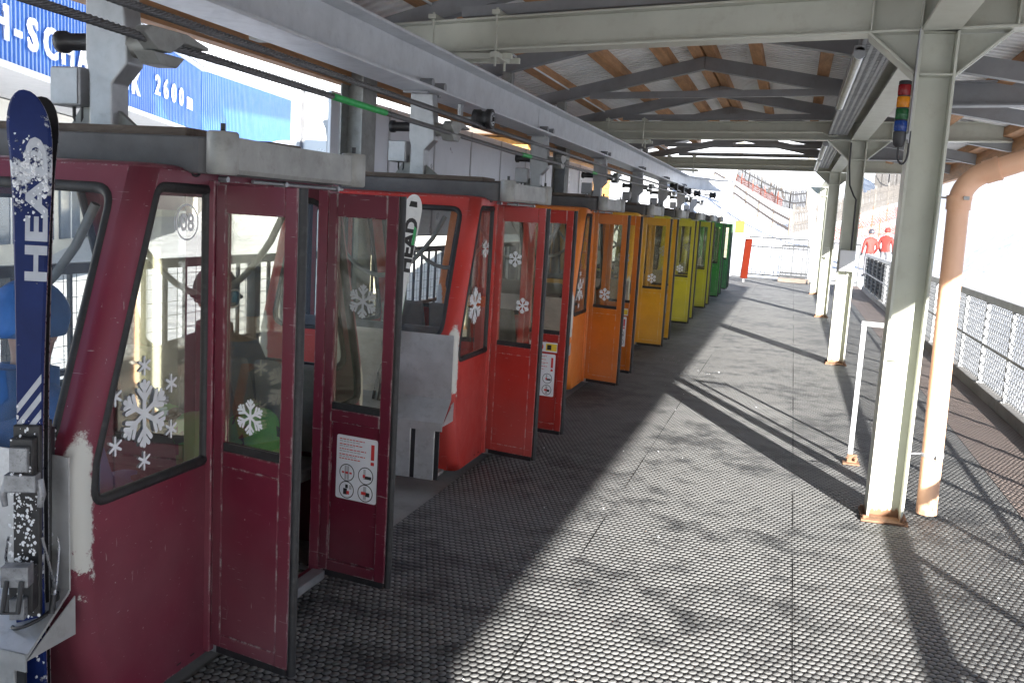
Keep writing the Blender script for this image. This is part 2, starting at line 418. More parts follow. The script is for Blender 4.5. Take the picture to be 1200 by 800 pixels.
def text_into(mb, txt, size, f, depth, mat, bold=.0, sx=1., spacing=1., align='CENTER'):
    """lettering as solid mesh added to a collector through f(u,v,w)"""
    cu = bpy.data.curves.new('lettering', 'FONT'); cu.body = txt; cu.size = size; cu.extrude = depth / 2; cu.offset = bold
    cu.align_x = align; cu.space_character = spacing; cu.resolution_u = 3
    o = bpy.data.objects.new('lettering', cu); COL.objects.link(o)
    dg = bpy.context.evaluated_depsgraph_get(); dg.update()
    me = bpy.data.meshes.new_from_object(o.evaluated_get(dg))
    mb.add([f(v.co.x * sx, v.co.y, v.co.z) for v in me.vertices], [tuple(p.vertices) for p in me.polygons], mat)
    bpy.data.objects.remove(o); bpy.data.curves.remove(cu); bpy.data.meshes.remove(me)

def copy_tree(o, parent=None):
    c = o.copy(); COL.objects.link(c)
    if parent is not None: c.parent = parent
    for ch in list(o.children): copy_tree(ch, c)
    return c

def Sk(x, yc, z): return (x, yc + SK * (x - .6), z)

# ------------------------------------------------------------------ camera, light, sky
cam = bpy.data.cameras.new('camera'); co = bpy.data.objects.new('camera', cam); COL.objects.link(co)
F, PITCH, YAW, ROLL = 1088.136, .1375, -.2851, .0578
cy, sy = math.cos(YAW), math.sin(YAW); cp, sp_ = math.cos(PITCH), math.sin(PITCH)
fw = Vector((sy * cp, cy * cp, -sp_)); rt = Vector((cy, -sy, 0)); up = rt.cross(fw)
R_ = rt * math.cos(ROLL) + up * math.sin(ROLL); U_ = -rt * math.sin(ROLL) + up * math.cos(ROLL)
mw = Matrix((R_, U_, -fw)).transposed().to_4x4(); mw.translation = (0, 0, 1.75)
co.matrix_world = mw
cam.sensor_width = 36; cam.sensor_fit = 'HORIZONTAL'; cam.lens = F / 1200 * 36; cam.clip_end = 3000; cam.clip_start = .05
sc.camera = co

EL = rad(17.6); SUN = Vector((.43 * math.cos(EL), -.903 * math.cos(EL), math.sin(EL))).normalized()
sl = bpy.data.lights.new('sun', 'SUN'); sl.energy = 5.0; sl.angle = rad(.53); sl.color = (1, .965, .91)
so = bpy.data.objects.new('sun', sl); COL.objects.link(so); so.rotation_euler = (-SUN).to_track_quat('-Z', 'Y').to_euler()
w = bpy.data.worlds.new('World'); sc.world = w; w.use_nodes = True
nt = w.node_tree; bg = nt.nodes['Background']
sky = nt.nodes.new('ShaderNodeTexSky'); sky.sky_type = 'NISHITA'; sky.sun_disc = False
sky.sun_elevation = EL; sky.sun_rotation = math.atan2(SUN.x, SUN.y); sky.altitude = 2600; sky.air_density = 1; sky.dust_density = .6
nt.links.new(sky.outputs[0], bg.inputs[0]); bg.inputs[1].default_value = .055
sc.view_settings.view_transform = 'Standard'; sc.view_settings.look = 'None'; sc.view_settings.gamma = 1
sc.view_settings.exposure = 2.42

# ------------------------------------------------------------------ ground
def sstep(a, b, v):
    q = max(0., min(1., (v - a) / (b - a))); return q * q * (3 - 2 * q)
def terrain(x, y):
    z = -1.0 + 1.03 * sstep(24, 34, y)
    t = max(0, y - 35)
    z += .060 * min(t, 80)
    # a shallow gully straight ahead; banks rise to both sides of it
    lat = x + .01 * t
    if lat < 0: z += min(-lat, 9 + max(0, -lat - 9) * .06) * .40 * min(1, t / 25)
    else: z += min(lat, 9) * .16 * min(1, t / 30)
    xb = 3.4 + .085 * max(0, t)
    if x > xb: z += (min(x, 75) - xb) * .50 * sstep(0, 2.5, x - xb)
    r = math.hypot(x * (1.0 if x < 0 else 1.15), y)
    if y > -20:
        k = max(0, r - 115); z += .42 * k + .0003 * min(k, 400) ** 2
    z += math.sin(x * .21 + 1) * math.sin(y * .17) * .20 * min(1, r / 60)
    z += math.sin(x * .031 + 2) * math.sin(y * .027 + 1) * min(14, max(0, r - 110) * .05)
    return z
def axis(lo, hi):
    a = [0.]; s = 1.2
    while a[-1] < hi: a.append(a[-1] + s); s *= 1.045
    b = [0.]; s = 1.2
    while b[-1] > lo: b.append(b[-1] - s); s *= 1.045
    return sorted(set(a + b))
xs = axis(-700, 700); ys = [v + 30 for v in axis(-330, 640)]
mb = MB(); nx = len(xs)
mb.add([(x, y, terrain(x, y)) for y in ys for x in xs], [(j * nx + i, j * nx + i + 1, (j + 1) * nx + i + 1, (j + 1) * nx + i) for j in range(len(ys) - 1) for i in range(nx - 1)], M['snow'], True)
struct(mb.build('snow_ground'))

# platform slab with rubber matting; concrete boarding lane for the cabins
PX0, PX1, PY0 = -1.96, 2.20, -9.0
def pend(x): return 33.3 + SK * (x - .6)
mb = MB()
def slab(mb, x0, x1, z0, z1, mtop, mside):
    p = [(x0, PY0), (x1, PY0), (x1, pend(x1)), (x0, pend(x0))]
    mb.add([(*q, z1) for q in p], [(0, 1, 2, 3)], mtop)
    mb.add([(*q, z0) for q in p] + [(*q, z1) for q in p], [(0, 3, 2, 1)] + [(i, (i + 1) % 4, 4 + (i + 1) % 4, 4 + i) for i in range(4)], mside)
slab(mb, PX0, PX1, -1.2, 0, M['rubber'], M['concrete'])
struct(mb.build('platform_floor', recalc=False))
mb = MB(); slab(mb, -4.2, PX0 - .003, -1.2, -.012, M['concrete'], M['concrete']); struct(mb.build('boarding_lane', recalc=False))

# crumbs of trodden snow and dry leaves on the matting
mb = MB()
for i in range(80):
    x = random.uniform(-1.9, 1.5) if random.random() < .35 else random.uniform(-1.9, -.6); y = random.uniform(2.9, 13); r = random.uniform(.002, .007) * (1 if random.random() < .95 else 1.8)
    k = 6; a0 = random.random() * 6
    mm = M['snow_lump'] if random.random() < .8 else M['old_wood']
    mb.add([(x + r * random.uniform(.6, 1.2) * math.cos(a0 + j * 2 * PI / k), y + r * random.uniform(.6, 1.2) * math.sin(a0 + j * 2 * PI / k), .003) for j in range(k)] + [(x, y, .003 + r * .7)],
           [(j, (j + 1) % k, k) for j in range(k)], mm)
o = mb.build('snow_crumbs', recalc=False); o['kind'] = 'stuff'; tag(o, 'scattered crumbs of snow and dry leaf bits on the rubber matting', 'snow crumbs')

# ------------------------------------------------------------------ station canopy (columns, beams, roof)
ROOF_END = 20.6
def rend(x): return ROOF_END + SK * (x - .6)
canopy = tag(empty('station_canopy', (.6, 6, 0)), 'open steel platform roof on pale green columns with corrugated sheeting and wooden purlins', 'canopy')
INV = Vector((-.6, -6, 0))
def cpart(mb, name, mat=None, **k):
    o = mb.build(name, mat, canopy, INV, **k); return o
XL, XR, XE = .593, .804, 2.5
ZB = 2.92
def ibeam_x(mb, x0, x1, yc, zb, h, w, tf=.016, tw=.010, m=None, sk=SK):
    f = lambda x, dy, z: (x, yc + sk * (x - .6) + dy, z)
    for a, b, c, d in ((-w / 2, w / 2, zb, zb + tf), (-tw / 2, tw / 2, zb + tf, zb + h - tf), (-w / 2, w / 2, zb + h - tf, zb + h)):
        mb.hexa([f(x0, a, c), f(x1, a, c), f(x1, b, c), f(x0, b, c), f(x0, a, d), f(x1, a, d), f(x1, b, d), f(x0, b, d)], m)
def ibeam_y(mb, x, y0, y1, zb, h, w, tf=.016, tw=.010, m=None):
    for a, b, c, d in ((-w / 2, w / 2, zb, zb + tf), (-tw / 2, tw / 2, zb + tf, zb + h - tf), (-w / 2, w / 2, zb + h - tf, zb + h)):
        mb.box((x + a, y0, c), (x + b, y1, d), m)
RID_X, RID_Z, SL = -1.16, 3.66, .195
def rz(x): return RID_Z - SL * abs(x - RID_X)
XLE = -3.75
cols_y = [6.06 + 6.96 * i for i in range(-2, 5)]
for i, yc in enumerate(cols_y):
    if yc > 28: continue
    mb = MB(); D = .105
    mb.box((XL, yc - D, .012), (XL + .016, yc + D, ZB)); mb.box((XR - .016, yc - D, .012), (XR, yc + D, ZB)); mb.box((XL + .016, yc - .006, .012), (XR - .016, yc + .006, ZB))
    mb.box((XL + .016, yc - D, ZB - .25), (XR - .016, yc - .006, ZB - .238)); mb.box((XL + .016, yc + .006, ZB - .25), (XR - .016, yc + D, ZB - .238))
    c = cpart(mb, 'column', M['column_paint'], bevel=.003)
    mb = MB(); mb.box((XL - .03, yc - .14, 0.001), (XR + .03, yc + .14, .014))
    for a in (-.07, .07):
        for b_ in (XL - .012, XR + .012): mb.cyl((b_, yc + a * 1.6, .014), (b_, yc + a * 1.6, .032), .012, 6)
    o = mb.build('base_plate', M['rust'], c)
    # haunches
    for sx, x0 in ((-1, XL), (1, XR)):
        mb = MB()
        a = Vector((x0, yc, ZB - .245)); b_ = Vector((x0 + sx * .27, yc + SK * sx * .27, ZB - .003))
        mb.bar(a, b_, .014, .18, up=(0, 1, 0))
        f = [(x0 + sx * .002, yc - .004, ZB - .24), (x0 + sx * .262, yc - .004 + SK * sx * .262, ZB - .004), (x0 + sx * .002, yc - .004, ZB - .004)]
        g = [(p[0], p[1] + .009, p[2]) for p in f]
        mb.add(f + g, [(0, 1, 2), (5, 4, 3), (0, 1, 4, 3), (1, 2, 5, 4), (2, 0, 3, 5)])
        cpart(mb, 'haunch', M['steel_paint'])
    if yc > 21: continue
    mb = MB(); ibeam_x(mb, XLE + .2, XE - .1, yc, ZB, .24, .17)
    for xx in (XL - .27, XL, XR, XR + .27):
        for dy in (-1, 1): 
            f = lambda x, d, z: (x, yc + SK * (x - .6) + d, z)
            mb.hexa([f(xx, dy * .006, ZB + .016), f(xx + .01, dy * .006, ZB + .016), f(xx + .01, dy * .083, ZB + .016), f(xx, dy * .083, ZB + .016), f(xx, dy * .006, ZB + .224), f(xx + .01, dy * .006, ZB + .224), f(xx + .01, dy * .083, ZB + .224), f(xx, dy * .083, ZB + .224)])
    cpart(mb, 'cross_beam', M['steel_paint'], bevel=.003)
    # left support column
    xl = -3.5; yl = yc + SK * (xl - .6)
    mb = MB()
    mb.box((xl - .1, yl - .13, -.01), (xl - .086, yl + .13, ZB - .003)); mb.box((xl + .086, yl - .13, -.01), (xl + .1, yl + .13, ZB - .003)); mb.box((xl - .086, yl - .005, -.01), (xl + .086, yl + .005, ZB - .003))
    cpart(mb, 'column', M['galv_dull'])
    # suspension bracket over the track
    mb = MB()
    for xx in (-2.75, -2.2):
        for dy in (-.115, .115): 
            y_ = yc + SK * (xx - .6) + dy
            mb.cyl((xx, y_, 2.80), (xx, y_, ZB + .29), .010, 8)
        y_ = yc + SK * (xx - .6); mb.box((xx - .03, y_ - .15, ZB + .242), (xx + .03, y_ + .15, ZB + .272))
        mb.box((xx - .03, y_ - .15, ZB - .06), (xx + .03, y_ + .15, ZB - .022))
    ym = yc + SK * (-2.5 - .6)
    mb.box((-2.9, ym - .12, 2.866), (-2.1, ym - .08, 2.905)); mb.box((-2.9, ym + .08, 2.866), (-2.1, ym + .12, 2.905))
    cpart(mb, 'track_hanger', M['steel_paint'])
# longitudinal beam over the columns, tied in between the cross beams
for i in range(len(cols_y)):
    y0 = cols_y[i] + .08; y1 = (cols_y[i + 1] - .08) if i + 1 < len(cols_y) else 33
    if y0 > 26: break
    y1 = min(y1, 26.9)
    mb = MB(); ibeam_y(mb, .6985, y0, y1, ZB, .24, .20); cpart(mb, 'longitudinal_beam', M['steel_paint'])
# cantilever beams halfway between columns
for i, yc in enumerate(cols_y[:4]):
    mb = MB(); ibeam_x(mb, .82, XE - .1, yc + 3.48, ZB + .002, .22, .15); cpart(mb, 'cantilever_beam', M['dark_steel'])
# rafters with ties
yr = cols_y[0] + .0
k = 0
while yr < 20.3:
    on_col = (k % 3 == 0)
    mb = MB()
    for xa, xb in ((XLE, RID_X - .003), (RID_X + .003, XE)):
        f = lambda x, d, z: (x, yr + .11 + SK * (x - .6) + d, z)
        za, zb = rz(xa), rz(xb); h = .135
        mb.hexa([f(xa, -.045, za - h), f(xb, -.045, zb - h), f(xb, .045, zb - h), f(xa, .045, za - h), f(xa, -.045, za), f(xb, -.045, zb), f(xb, .045, zb), f(xa, .045, za)], M['dark_steel'])
        # bright lower flange lip
        mb.hexa([f(xa, -.05, za - h - .010), f(xb, -.05, zb - h - .010), f(xb, .05, zb - h - .010), f(xa, .05, za - h - .010), f(xa, -.05, za - h), f(xb, -.05, zb - h), f(xb, .05, zb - h), f(xa, .05, za - h)], M['dark_steel'])
    cpart(mb, 'rafter')
    mb = MB()
    f = lambda x, d, z: (x, yr + .03 + SK * (x - .6) + d, z)
    xa, xb, za = -2.55, .58, 3.19
    mb.hexa([f(xa, -.03, za), f(xb, -.03, za), f(xb, .03, za), f(xa, .03, za), f(xa, -.03, za + .075), f(xb, -.03, za + .075), f(xb, .03, za + .075), f(xa, .03, za + .075)])
    if k % 3 != 1: cpart(mb, 'tie_beam', M['dark_steel'])
    if not on_col:
        mb = MB(); xp = -2.95; y_ = yr + .11 + SK * (xp - .6)
        mb.box((xp - .05, y_ - .05, 2.62), (xp + .05, y_ + .05, rz(xp) - .147)); cpart(mb, 'rafter_post', M['galv_dull'])
    yr += 2.32; k += 1
# purlins (wood), along the roof
def purlin(x, w=.11, h=.15, drop=0):
    mb = MB(); z = rz(x) + .002 - drop
    y0, y1 = PY0, rend(x)
    s = SL * (1 if x < RID_X else -1)
    def P(dx, y, zz): return (x + dx, y, z + zz + s * dx)
    yy = y0
    while yy < y1:                                     # planks butted end to end
        ye = min(yy + 4.64, y1)
        mb.hexa([P(-w / 2, yy, 0), P(w / 2, yy, 0), P(w / 2, ye - .004, 0), P(-w / 2, ye - .004, 0), P(-w / 2, yy, h), P(w / 2, yy, h), P(w / 2, ye - .004, h), P(-w / 2, ye - .004, h)])
        yy = ye
    cpart(mb, 'purlin', M['wood'])
PH = .11
for x in (-3.62, -2.95, -2.2, -1.6, RID_X - .075, RID_X + .075, -.55, .15, .95, 1.65, 2.36): purlin(x, .12, PH)
# eave timbers on the track side
for x, z0, z1 in ((-3.30, 2.95, 3.098), (-3.62, 2.70, 3.03)):
    mb = MB(); mb.box((x - .05, PY0, z0 + (0 if x < -3.5 else .215)), (x + .05, rend(x), z1 + (0 if x < -3.5 else .03))); cpart(mb, 'eave_timber', M['wood'])
mb = MB(); mb.box((2.42, PY0, 2.70), (2.50, rend(2.5), 3.035)); cpart(mb, 'eave_timber', M['wood'])
# corrugated sheeting
mb = MB(); pit = .13; yy = PY0 - .2; prof = []
while yy < ROOF_END + .1: prof += [(yy, 0), (yy + .062, 0), (yy + .075, .045), (yy + .117, .045)]; yy += pit
for xa, xb in ((XLE - .12, RID_X), (RID_X, XE + .1)):
    vs = []
    for (y_, dz) in prof:
        for x in (xa, xb): vs.append((x, y_ + SK * (x - .6), rz(x) + PH + .006 + dz))
    n = len(prof); mb.add(vs, [(2 * i, 2 * i + 1, 2 * i + 3, 2 * i + 2) for i in range(n - 1)], M['sheet'])
cpart(mb, 'roof_sheeting', recalc=False)
# white tube along the first purlin standing in for a bright slit of light
mb = MB(); mb.cyl((-2.86, PY0 + .2, rz(-2.86) - .012), (-2.86, 21, rz(-2.86) - .012), .011, 8); cpart(mb, 'conduit_and_slit', M['white_paint'])
for i in (1, 3, 4):
    yc = cols_y[i + 1] if i > 1 else cols_y[2]
# conduits on the front of cross beams 2 and 3
for yc in cols_y[3:5]:
    mb = MB(); q = lambda x: (x, yc + SK * (x - .6) - .105, ZB + .10)
    mb.cyl(q(-3.2), q(.25), .018, 8)
    pts = [q(.25)]
    for t in range(1, 9): pts.append((.25 + .30 * t / 8, pts[0][1] - .01 * t, ZB + .10 - .09 * math.sin(PI * t / 10) + .16 * (t / 8) ** 2))
    mb.tube(pts, .010, 6); cpart(mb, 'conduit_and_slit', M['steel_paint'])

# gutter hung on the eave with its drain pipe
gut = tag(empty('roof_gutter', (XE + .15, 6, 2.8)), 'half round rain gutter along the right hand roof edge', 'gutter')
mb = MB(); vs = []; fs = []
for j in range(9):
    a = PI + PI * j / 8
    for y_ in (PY0, rend(2.6)): vs.append((.07 * math.cos(a), y_ - 6, .07 * math.sin(a) + .03))
mb.add(vs, [(2 * j, 2 * j + 1, 2 * j + 3, 2 * j + 2) for j in range(8)], M['galv'], True)
mb.build('gutter_trough', None, gut, recalc=False, solid=.004)

pipe = tag(empty('drain_pipe', (.97, 6.22, 0)), 'orange plastic drain pipe standing beside the nearest column with an elbow towards the roof edge', 'pipe')
mb = MB(); r = .0625; ptop = 1.95
mb.tube([(0, 0, .02), (-.03, 0, ptop)], r, 24)
pts = []
b0 = Vector((-.03, 0, ptop)); dirn = Vector((.86, -.28, .34)).normalized()
for t in range(9):
    q = t / 8; P0 = b0; P1 = b0 + Vector((0, 0, .15)); P2 = P1 + dirn * .15
    pts.append(P0 * (1 - q) ** 2 + P1 * 2 * q * (1 - q) + P2 * q * q)
mb.tube(pts, r * 1.03, 24)
mb.tube([pts[-1], pts[-1] + dirn * 1.42], r, 24)
mb.build('pipe_run', M['pvc'], pipe)
for p0, d in ((b0 - Vector((0, 0, .03)), Vector((0, 0, 1))), (pts[-1] - dirn * .02, dirn)):
    mb = MB(); mb.tube([p0, p0 + d * .06, p0 + d * .065, p0 + d * .085], [r * 1.13, r * 1.13, r * 1.18, r * 1.18], 24); mb.build('pipe_socket', M['pvc'], pipe)
for z in (.40, 1.99):
    mb = MB(); x0 = -.03 * z / ptop
    mb.tube([(x0, 0, z - .012), (x0, 0, z + .012)], r + .006, 24); mb.cyl((x0 - .06, 0, z), (-.155, -.05, z), .006, 8)
    mb.box((x0 + r * .2, -r - .03, z - .01), (x0 + r * .2 + .03, -r + .01, z + .01))
    mb.build('pipe_clamp', M['galv'], pipe)

# signal tower on the first column
sig = tag(empty('signal_tower', (.538, 5.93, 2.30)), 'four colour signal lamp in red, amber, green and blue on the first column', 'signal lamp')
sig.scale = (1, 1, 1)
z = .045
for nm, mm in (('lamp_lens', 'lamp_blue'), ('lamp_lens', 'lamp_green'), ('lamp_lens', 'lamp_amber'), ('lamp_lens', 'lamp_red')):
    mb = MB(); rr = .034
    mb.tube([(0, 0, z), (0, 0, z + .002), (0, 0, z + .060), (0, 0, z + .062)], [rr - .002, rr, rr, rr - .002], 20)
    for j in range(20):
        a = 2 * PI * j / 20; mb.bar((rr * math.cos(a), rr * math.sin(a), z + .004), (rr * math.cos(a), rr * math.sin(a), z + .058), .003, .003, up=(math.cos(a), math.sin(a), 0))
    o = mb.build(nm, M[mm], sig); o['label'] = {'lamp_blue': 'blue lamp at the bottom', 'lamp_green': 'green lamp', 'lamp_amber': 'amber lamp', 'lamp_red': 'red lamp at the top'}[mm]
    mb = MB(); mb.cyl((0, 0, z + .0625), (0, 0, z + .0675), rr + .001, 20); mb.build('lamp_ring', M['black_plastic'], sig)
    z += .068
mb = MB(); mb.tube([(0, 0, z), (0, 0, z + .012), (0, 0, z + .016)], [.034, .034, .028], 20); mb.build('top_cap', M['black_plastic'], sig)
mb = MB(); mb.tube([(0, 0, .044), (0, 0, .0), (0, 0, -.03), (0, 0, -.045)], [.036, .036, .030, .018], 20); mb.build('lamp_socket', M['black_plastic'], sig)
mb = MB(); pts = [(0, 0, -.04)] + [(.028 - .028 * math.cos(PI * t / 10) * 1, 0, -.07 - .07 * math.sin(PI * t / 10)) for t in range(11)] + [(.056, 0, -.03), (.056, 0, .05)]
mb.tube(pts, .006, 8); mb.build('cable', M['black_plastic'], sig)
mb = MB(); mb.box((.046, -.02, -.02), (.052, .06, .62)); mb.box((.034, -.02, .0), (.046, .01, .03)); mb.build('mounting_strip', M['galv'], sig)

# switch boxes on the columns
def jbox(loc, s, mat, label):
    e = tag(empty('junction_box', loc), label, 'junction box', 'boxes on the columns')
    mb = MB(); mb.box((-s[0] / 2, -s[1], -s[2] / 2), (s[0] / 2, 0, s[2] / 2)); mb.build('housing', mat, e, bevel=.006)
    mb = MB(); mb.box((-s[0] / 2 + .006, -s[1] - .006, -s[2] / 2 + .006), (s[0] / 2 - .006, -s[1], s[2] / 2 - .006))
    for a in (-1, 1): mb.cyl((a * s[0] * .36, -s[1] - .008, -a * s[2] * .38), (a * s[0] * .36, -s[1] - .0062, -a * s[2] * .38), .006, 8)
    mb.build('cover', mat, e)
    if s[0] < .1: return e
    mb = MB(); mb.tube([(0, -s[1] / 2, -s[2] / 2), (0, -s[1] / 2, -s[2] / 2 - .05), (.02, -s[1] / 2 + .01, -s[2] / 2 - .09), (.06, -s[1] / 2 + .02, -s[2] / 2 - .05)], .006, 8); mb.build('cable', M['black_plastic'], e)
    return e
jbox((.655, 6.06 - .007, 1.06), (.085, .05, .13), M['steel_paint'], 'small pale green switch cover at hip height on the nearest column')
jbox((.70, 13.02 - .107, 1.38), (.19, .08, .27), M['white_paint'], 'white junction box at head height on the second column')
jbox((.66, 19.98 - .107, 1.32), (.13, .08, .20), M['steel_paint'], 'grey junction box with a looped cable on the third column')
# black cable down the second column
mb = MB(); mb.tube([(.60, 12.8, 2.88), (.61, 12.88, 2.6), (.64, 12.90, 2.35), (.70, 12.905, 2.22), (.735, 12.905, 2.17), (.74, 12.905, 1.52)], .011, 8)
tag(mb.build('power_cable', M['black_plastic']), 'black cable bending down the second column to the white box', 'cable')

# cable tray and tube light under the roof beside the longitudinal beam
tray = tag(empty('cable_tray', (.43, 6.4, 3.0)), 'dark perforated cable tray under the roof beside the column beam', 'cable tray')
mb = MB(); L = 13.4
y_ = 0
while y_ < L:
    if any(abs(6.4 + y_ - c) < .2 for c in cols_y): y_ += .06; continue
    mb.box((-.11, y_, -.02), (.11, y_ + .022, -.016))
    for a in (-.11, -.055, 0, .055, .088): mb.box((a, y_ + .022, -.02), (a + .022, y_ + .06, -.016))
    y_ += .06
mb.box((-.114, 0, -.022), (-.11, L, .03)); mb.box((.11, 0, -.022), (.114, L, .03)); mb.build('tray_channel', M['dark_steel'], tray)
mb = MB()
for a in (-.06, -.02, .03, .07): mb.tube([(a + .01 * math.sin(t * 1.7 + a * 40), t * 1.0, -.004 + .004 * math.sin(t * 2 + a * 9)) for t in range(0, 14)], .010, 6)
mb.build('cable_bundle', M['black_plastic'], tray)
for i, (y0) in enumerate((6.75, 13.6, 16.7)):
    lt = tag(empty('tube_light', (.31, y0, 2.93)), ['long tube light with a clear ribbed cover beside the tray, nearest one', 'long tube light beside the tray behind the second cross beam', 'long tube light beside the tray just in front of the third cross beam'][i], 'light', 'tube lights under the roof')
    mb = MB(); mb.box((-.035, 0, .02), (.035, 2.9, .05)); mb.build('light_housing', M['galv'], lt)
    mb = MB(); pts = [(0, .03 + t * .02, 0) for t in range(142)]; mb.tube(pts, [.036 if t % 2 else .031 for t in range(142)], 10); mb.build('light_cover', M['tube_glass'], lt)
    for y_ in (0.0, 2.87): mb = MB(); mb.tube([(0, y_, 0), (0, y_ + .03, 0)], .040, 12); mb.build('end_cap', M['galv'], lt)
    for y_ in (.3, 2.5): mb = MB(); mb.box((.0, y_, .05), (.012, y_ + .03, .16)); mb.build('light_bracket', M['galv'], lt)

# ------------------------------------------------------------------ overhead track and cables
TX = -2.63
track = tag(empty('overhead_track', (TX, 6, 2.57)), 'galvanised overhead I beam track that carries the cabins through the station', 'track')
mb = MB()
def trackpt(s):                       # straight, then a bend at the far end
    if s < 22.6: return Vector((TX, s, 0)), Vector((1, 0, 0))
    a = min((s - 22.6) / 1.6, 1.25)
    return Vector((TX + 1.6 * (1 - math.cos(a)), 22.6 + 1.6 * math.sin(a), 0)), Vector((math.cos(a), -math.sin(a), 0))
ss = [-8.5, 22.6] + [22.6 + .2 * i for i in range(1, 11)]
for (a, b, c, d) in ((-.14, .14, 0, .02), (-.008, .008, .02, .28), (-.14, .14, .28, .30)):
    vs = []
    for s_ in ss:
        p, n = trackpt(s_)
        for (u, z_) in ((a, c), (b, c), (b, d), (a, d)): q = p + n * u; vs.append((q.x - TX, q.y - 6, z_))
    k = len(ss); mb.add(vs, [(4 * i + j, 4 * i + (j + 1) % 4, 4 * i + 4 + (j + 1) % 4, 4 * i + 4 + j) for i in range(k - 1) for j in range(4)] + [(3, 2, 1, 0), (4 * k - 4, 4 * k - 3, 4 * k - 2, 4 * k - 1)])
mb.build('track_beam', M['galv_rail'], track, bevel=.004)
for y_ in (9.6, 16.5): 
    mb = MB(); mb.box((-.142, y_ - 6 - .004, -.006), (.142, y_ - 6 + .004, .0)); mb.box((.0085, y_ - 6 - .16, .05), (.0125, y_ - 6 + .16, .25)); mb.build('splice_plate', M['galv_rail'], track)
# guide sheaves under the track
def sheave(loc, label, grp='guide sheaves under the track'):
    e = tag(empty('guide_sheave', loc), label, 'sheave', grp)
    mb = MB(); mb.tube([(-.085, 0, 0), (-.08, 0, 0), (-.03, 0, 0), (-.015, 0, 0), (.015, 0, 0), (.03, 0, 0), (.07, 0, 0), (.072, 0, 0)], [.05, .072, .072, .058, .058, .078, .078, .07], 24); mb.build('wheel', M['black_rubber'], e)
    mb = MB(); mb.tube([(.0715, 0, 0), (.075, 0, 0)], .052, 20); mb.build('wheel_cover', M['galv'], e)
    mb = MB(); mb.cyl((.074, 0, 0), (.088, 0, 0), .018, 8)
    for j in range(5): a = 2 * PI * j / 5; mb.cyl((.074, .035 * math.cos(a), .035 * math.sin(a)), (.080, .035 * math.cos(a), .035 * math.sin(a)), .006, 6)
    mb.build('hub', M['black_plastic'], e)
    mb = MB(); mb.cyl((-.2, 0, 0), (-.085, 0, 0), .016, 10); mb.box((-.21, -.03, -.02), (-.185, .03, .105)); mb.build('axle_bracket', M['galv'], e)
    return e
sheave((-2.40, 7.05, 2.462), 'black guide sheave with a metal cap on the upper cable above the red cabin')
for i, (x_, y_) in enumerate(((-2.42, 19.4), (-2.42, 20.6), (-2.40, 21.8), (-2.30, 23.0), (-2.0, 23.8))):
    sheave((x_, y_, 2.462), 'black guide sheave in the row at the far bend of the track', 'guide sheaves at the far bend')
# cables: twisted wire rope
def rope(name, pts, r, label):
    o_ = Vector(pts[0]); e = tag(empty(name, pts[0]), label, 'cable', 'haul cables')
    dense = []
    P = [Vector(p) for p in pts]
    for a, b in zip(P, P[1:]):
        n = max(2, int((b - a).length / .5))
        for i in range(n): dense.append(a.lerp(b, i / n))
    dense.append(P[-1])
    mb = MB(); mb.tube([p - o_ for p in dense], r * .72, 8); 
    # six strands laid helically (near part only gets the fine steps)
    for s_ in range(6):
        hel = []; L_ = 0; 
        for a, b in zip(dense, dense[1:]):
            seg = (b - a).length; st = .028 if b.y < 9 else .12
            n = max(1, int(seg / st)); d = (b - a).normalized(); u = d.cross(Vector((0, 0, 1))).normalized(); w_ = u.cross(d)
            for i in range(n):
                an = (L_ + seg * i / n) * 2 * PI / .17 + s_ * PI / 3
                hel.append(a.lerp(b, i / n) + (u * math.cos(an) + w_ * math.sin(an)) * r * .62 - o_)
            L_ += seg
        mb.tube(hel, r * .40, 5, caps=False)
    mb.build('wire_rope', M['rope'], e); return e, o_
lo, o_ = rope('haul_cable', [(-2.40, 1.2, 2.365), (-2.40, 3.2, 2.318), (-2.40, 7.9, 2.27), (-2.40, 14, 2.30), (-2.42, 22.5, 2.38)], .018, 'lower steel haul cable gripped by the cabins, with green paint marks')
for a, b in ((4.55, 5.22), (8.15, 8.45), (11.2, 11.45)):
    z0 = lambda y_: 2.318 + (2.27 - 2.318) * (y_ - 3.2) / 4.7 if y_ < 7.9 else 2.27 + (2.30 - 2.27) * (y_ - 7.9) / 6.1
    mb = MB()
    n = int((b - a) / .02); 
    mb.tube([(0, a + (b - a) * i / n - o_.y, z0(a + (b - a) * i / n) - o_.z) for i in range(n + 1)], [.0184 + .0006 * (i % 2) for i in range(n + 1)], 10); mb.build('paint_mark', M['green_paint'], lo)
rope('haul_cable', [(-2.40, 1.2, 2.44), (-2.40, 3.0, 2.425), (-2.40, 7.0, 2.405), (-2.40, 14, 2.40), (-2.42, 22.5, 2.42)], .019, 'upper steel haul cable running just under the track beam')

# ------------------------------------------------------------------ cabins
B, RC = .692, .055
PROF = [(.06, .83), (.14, .87), (.25, .905), (.40, .945), (.60, .975), (.78, .985), (.90, .98), (1.825, .66)]
def ay(z):
    for (z0, a0), (z1, a1) in zip(PROF, PROF[1:]):
        if z <= z1: return a0 + (a1 - a0) * (z - z0) / (z1 - z0)
    return PROF[-1][1]
QW = fillet([(.335, 1.77), (.335, .80), (.912, .80), (.896, .93), (.612, 1.77)], [.02, .03, .09, .05, .05], 5)   # quarter window (|y|, z)
QF = fillet([(.515, 1.755), (.515, .80), (.912, .80), (.896, .93), (.612, 1.77)], [.02, .03, .09, .05, .05], 5)
def cabin(col, name):
    P = cabin_paint(name + '_paint', col); PR = cabin_paint(name + '_paint_worn', col, rub=True)
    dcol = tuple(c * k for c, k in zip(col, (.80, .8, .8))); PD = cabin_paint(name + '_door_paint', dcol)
    return P, PR, PD
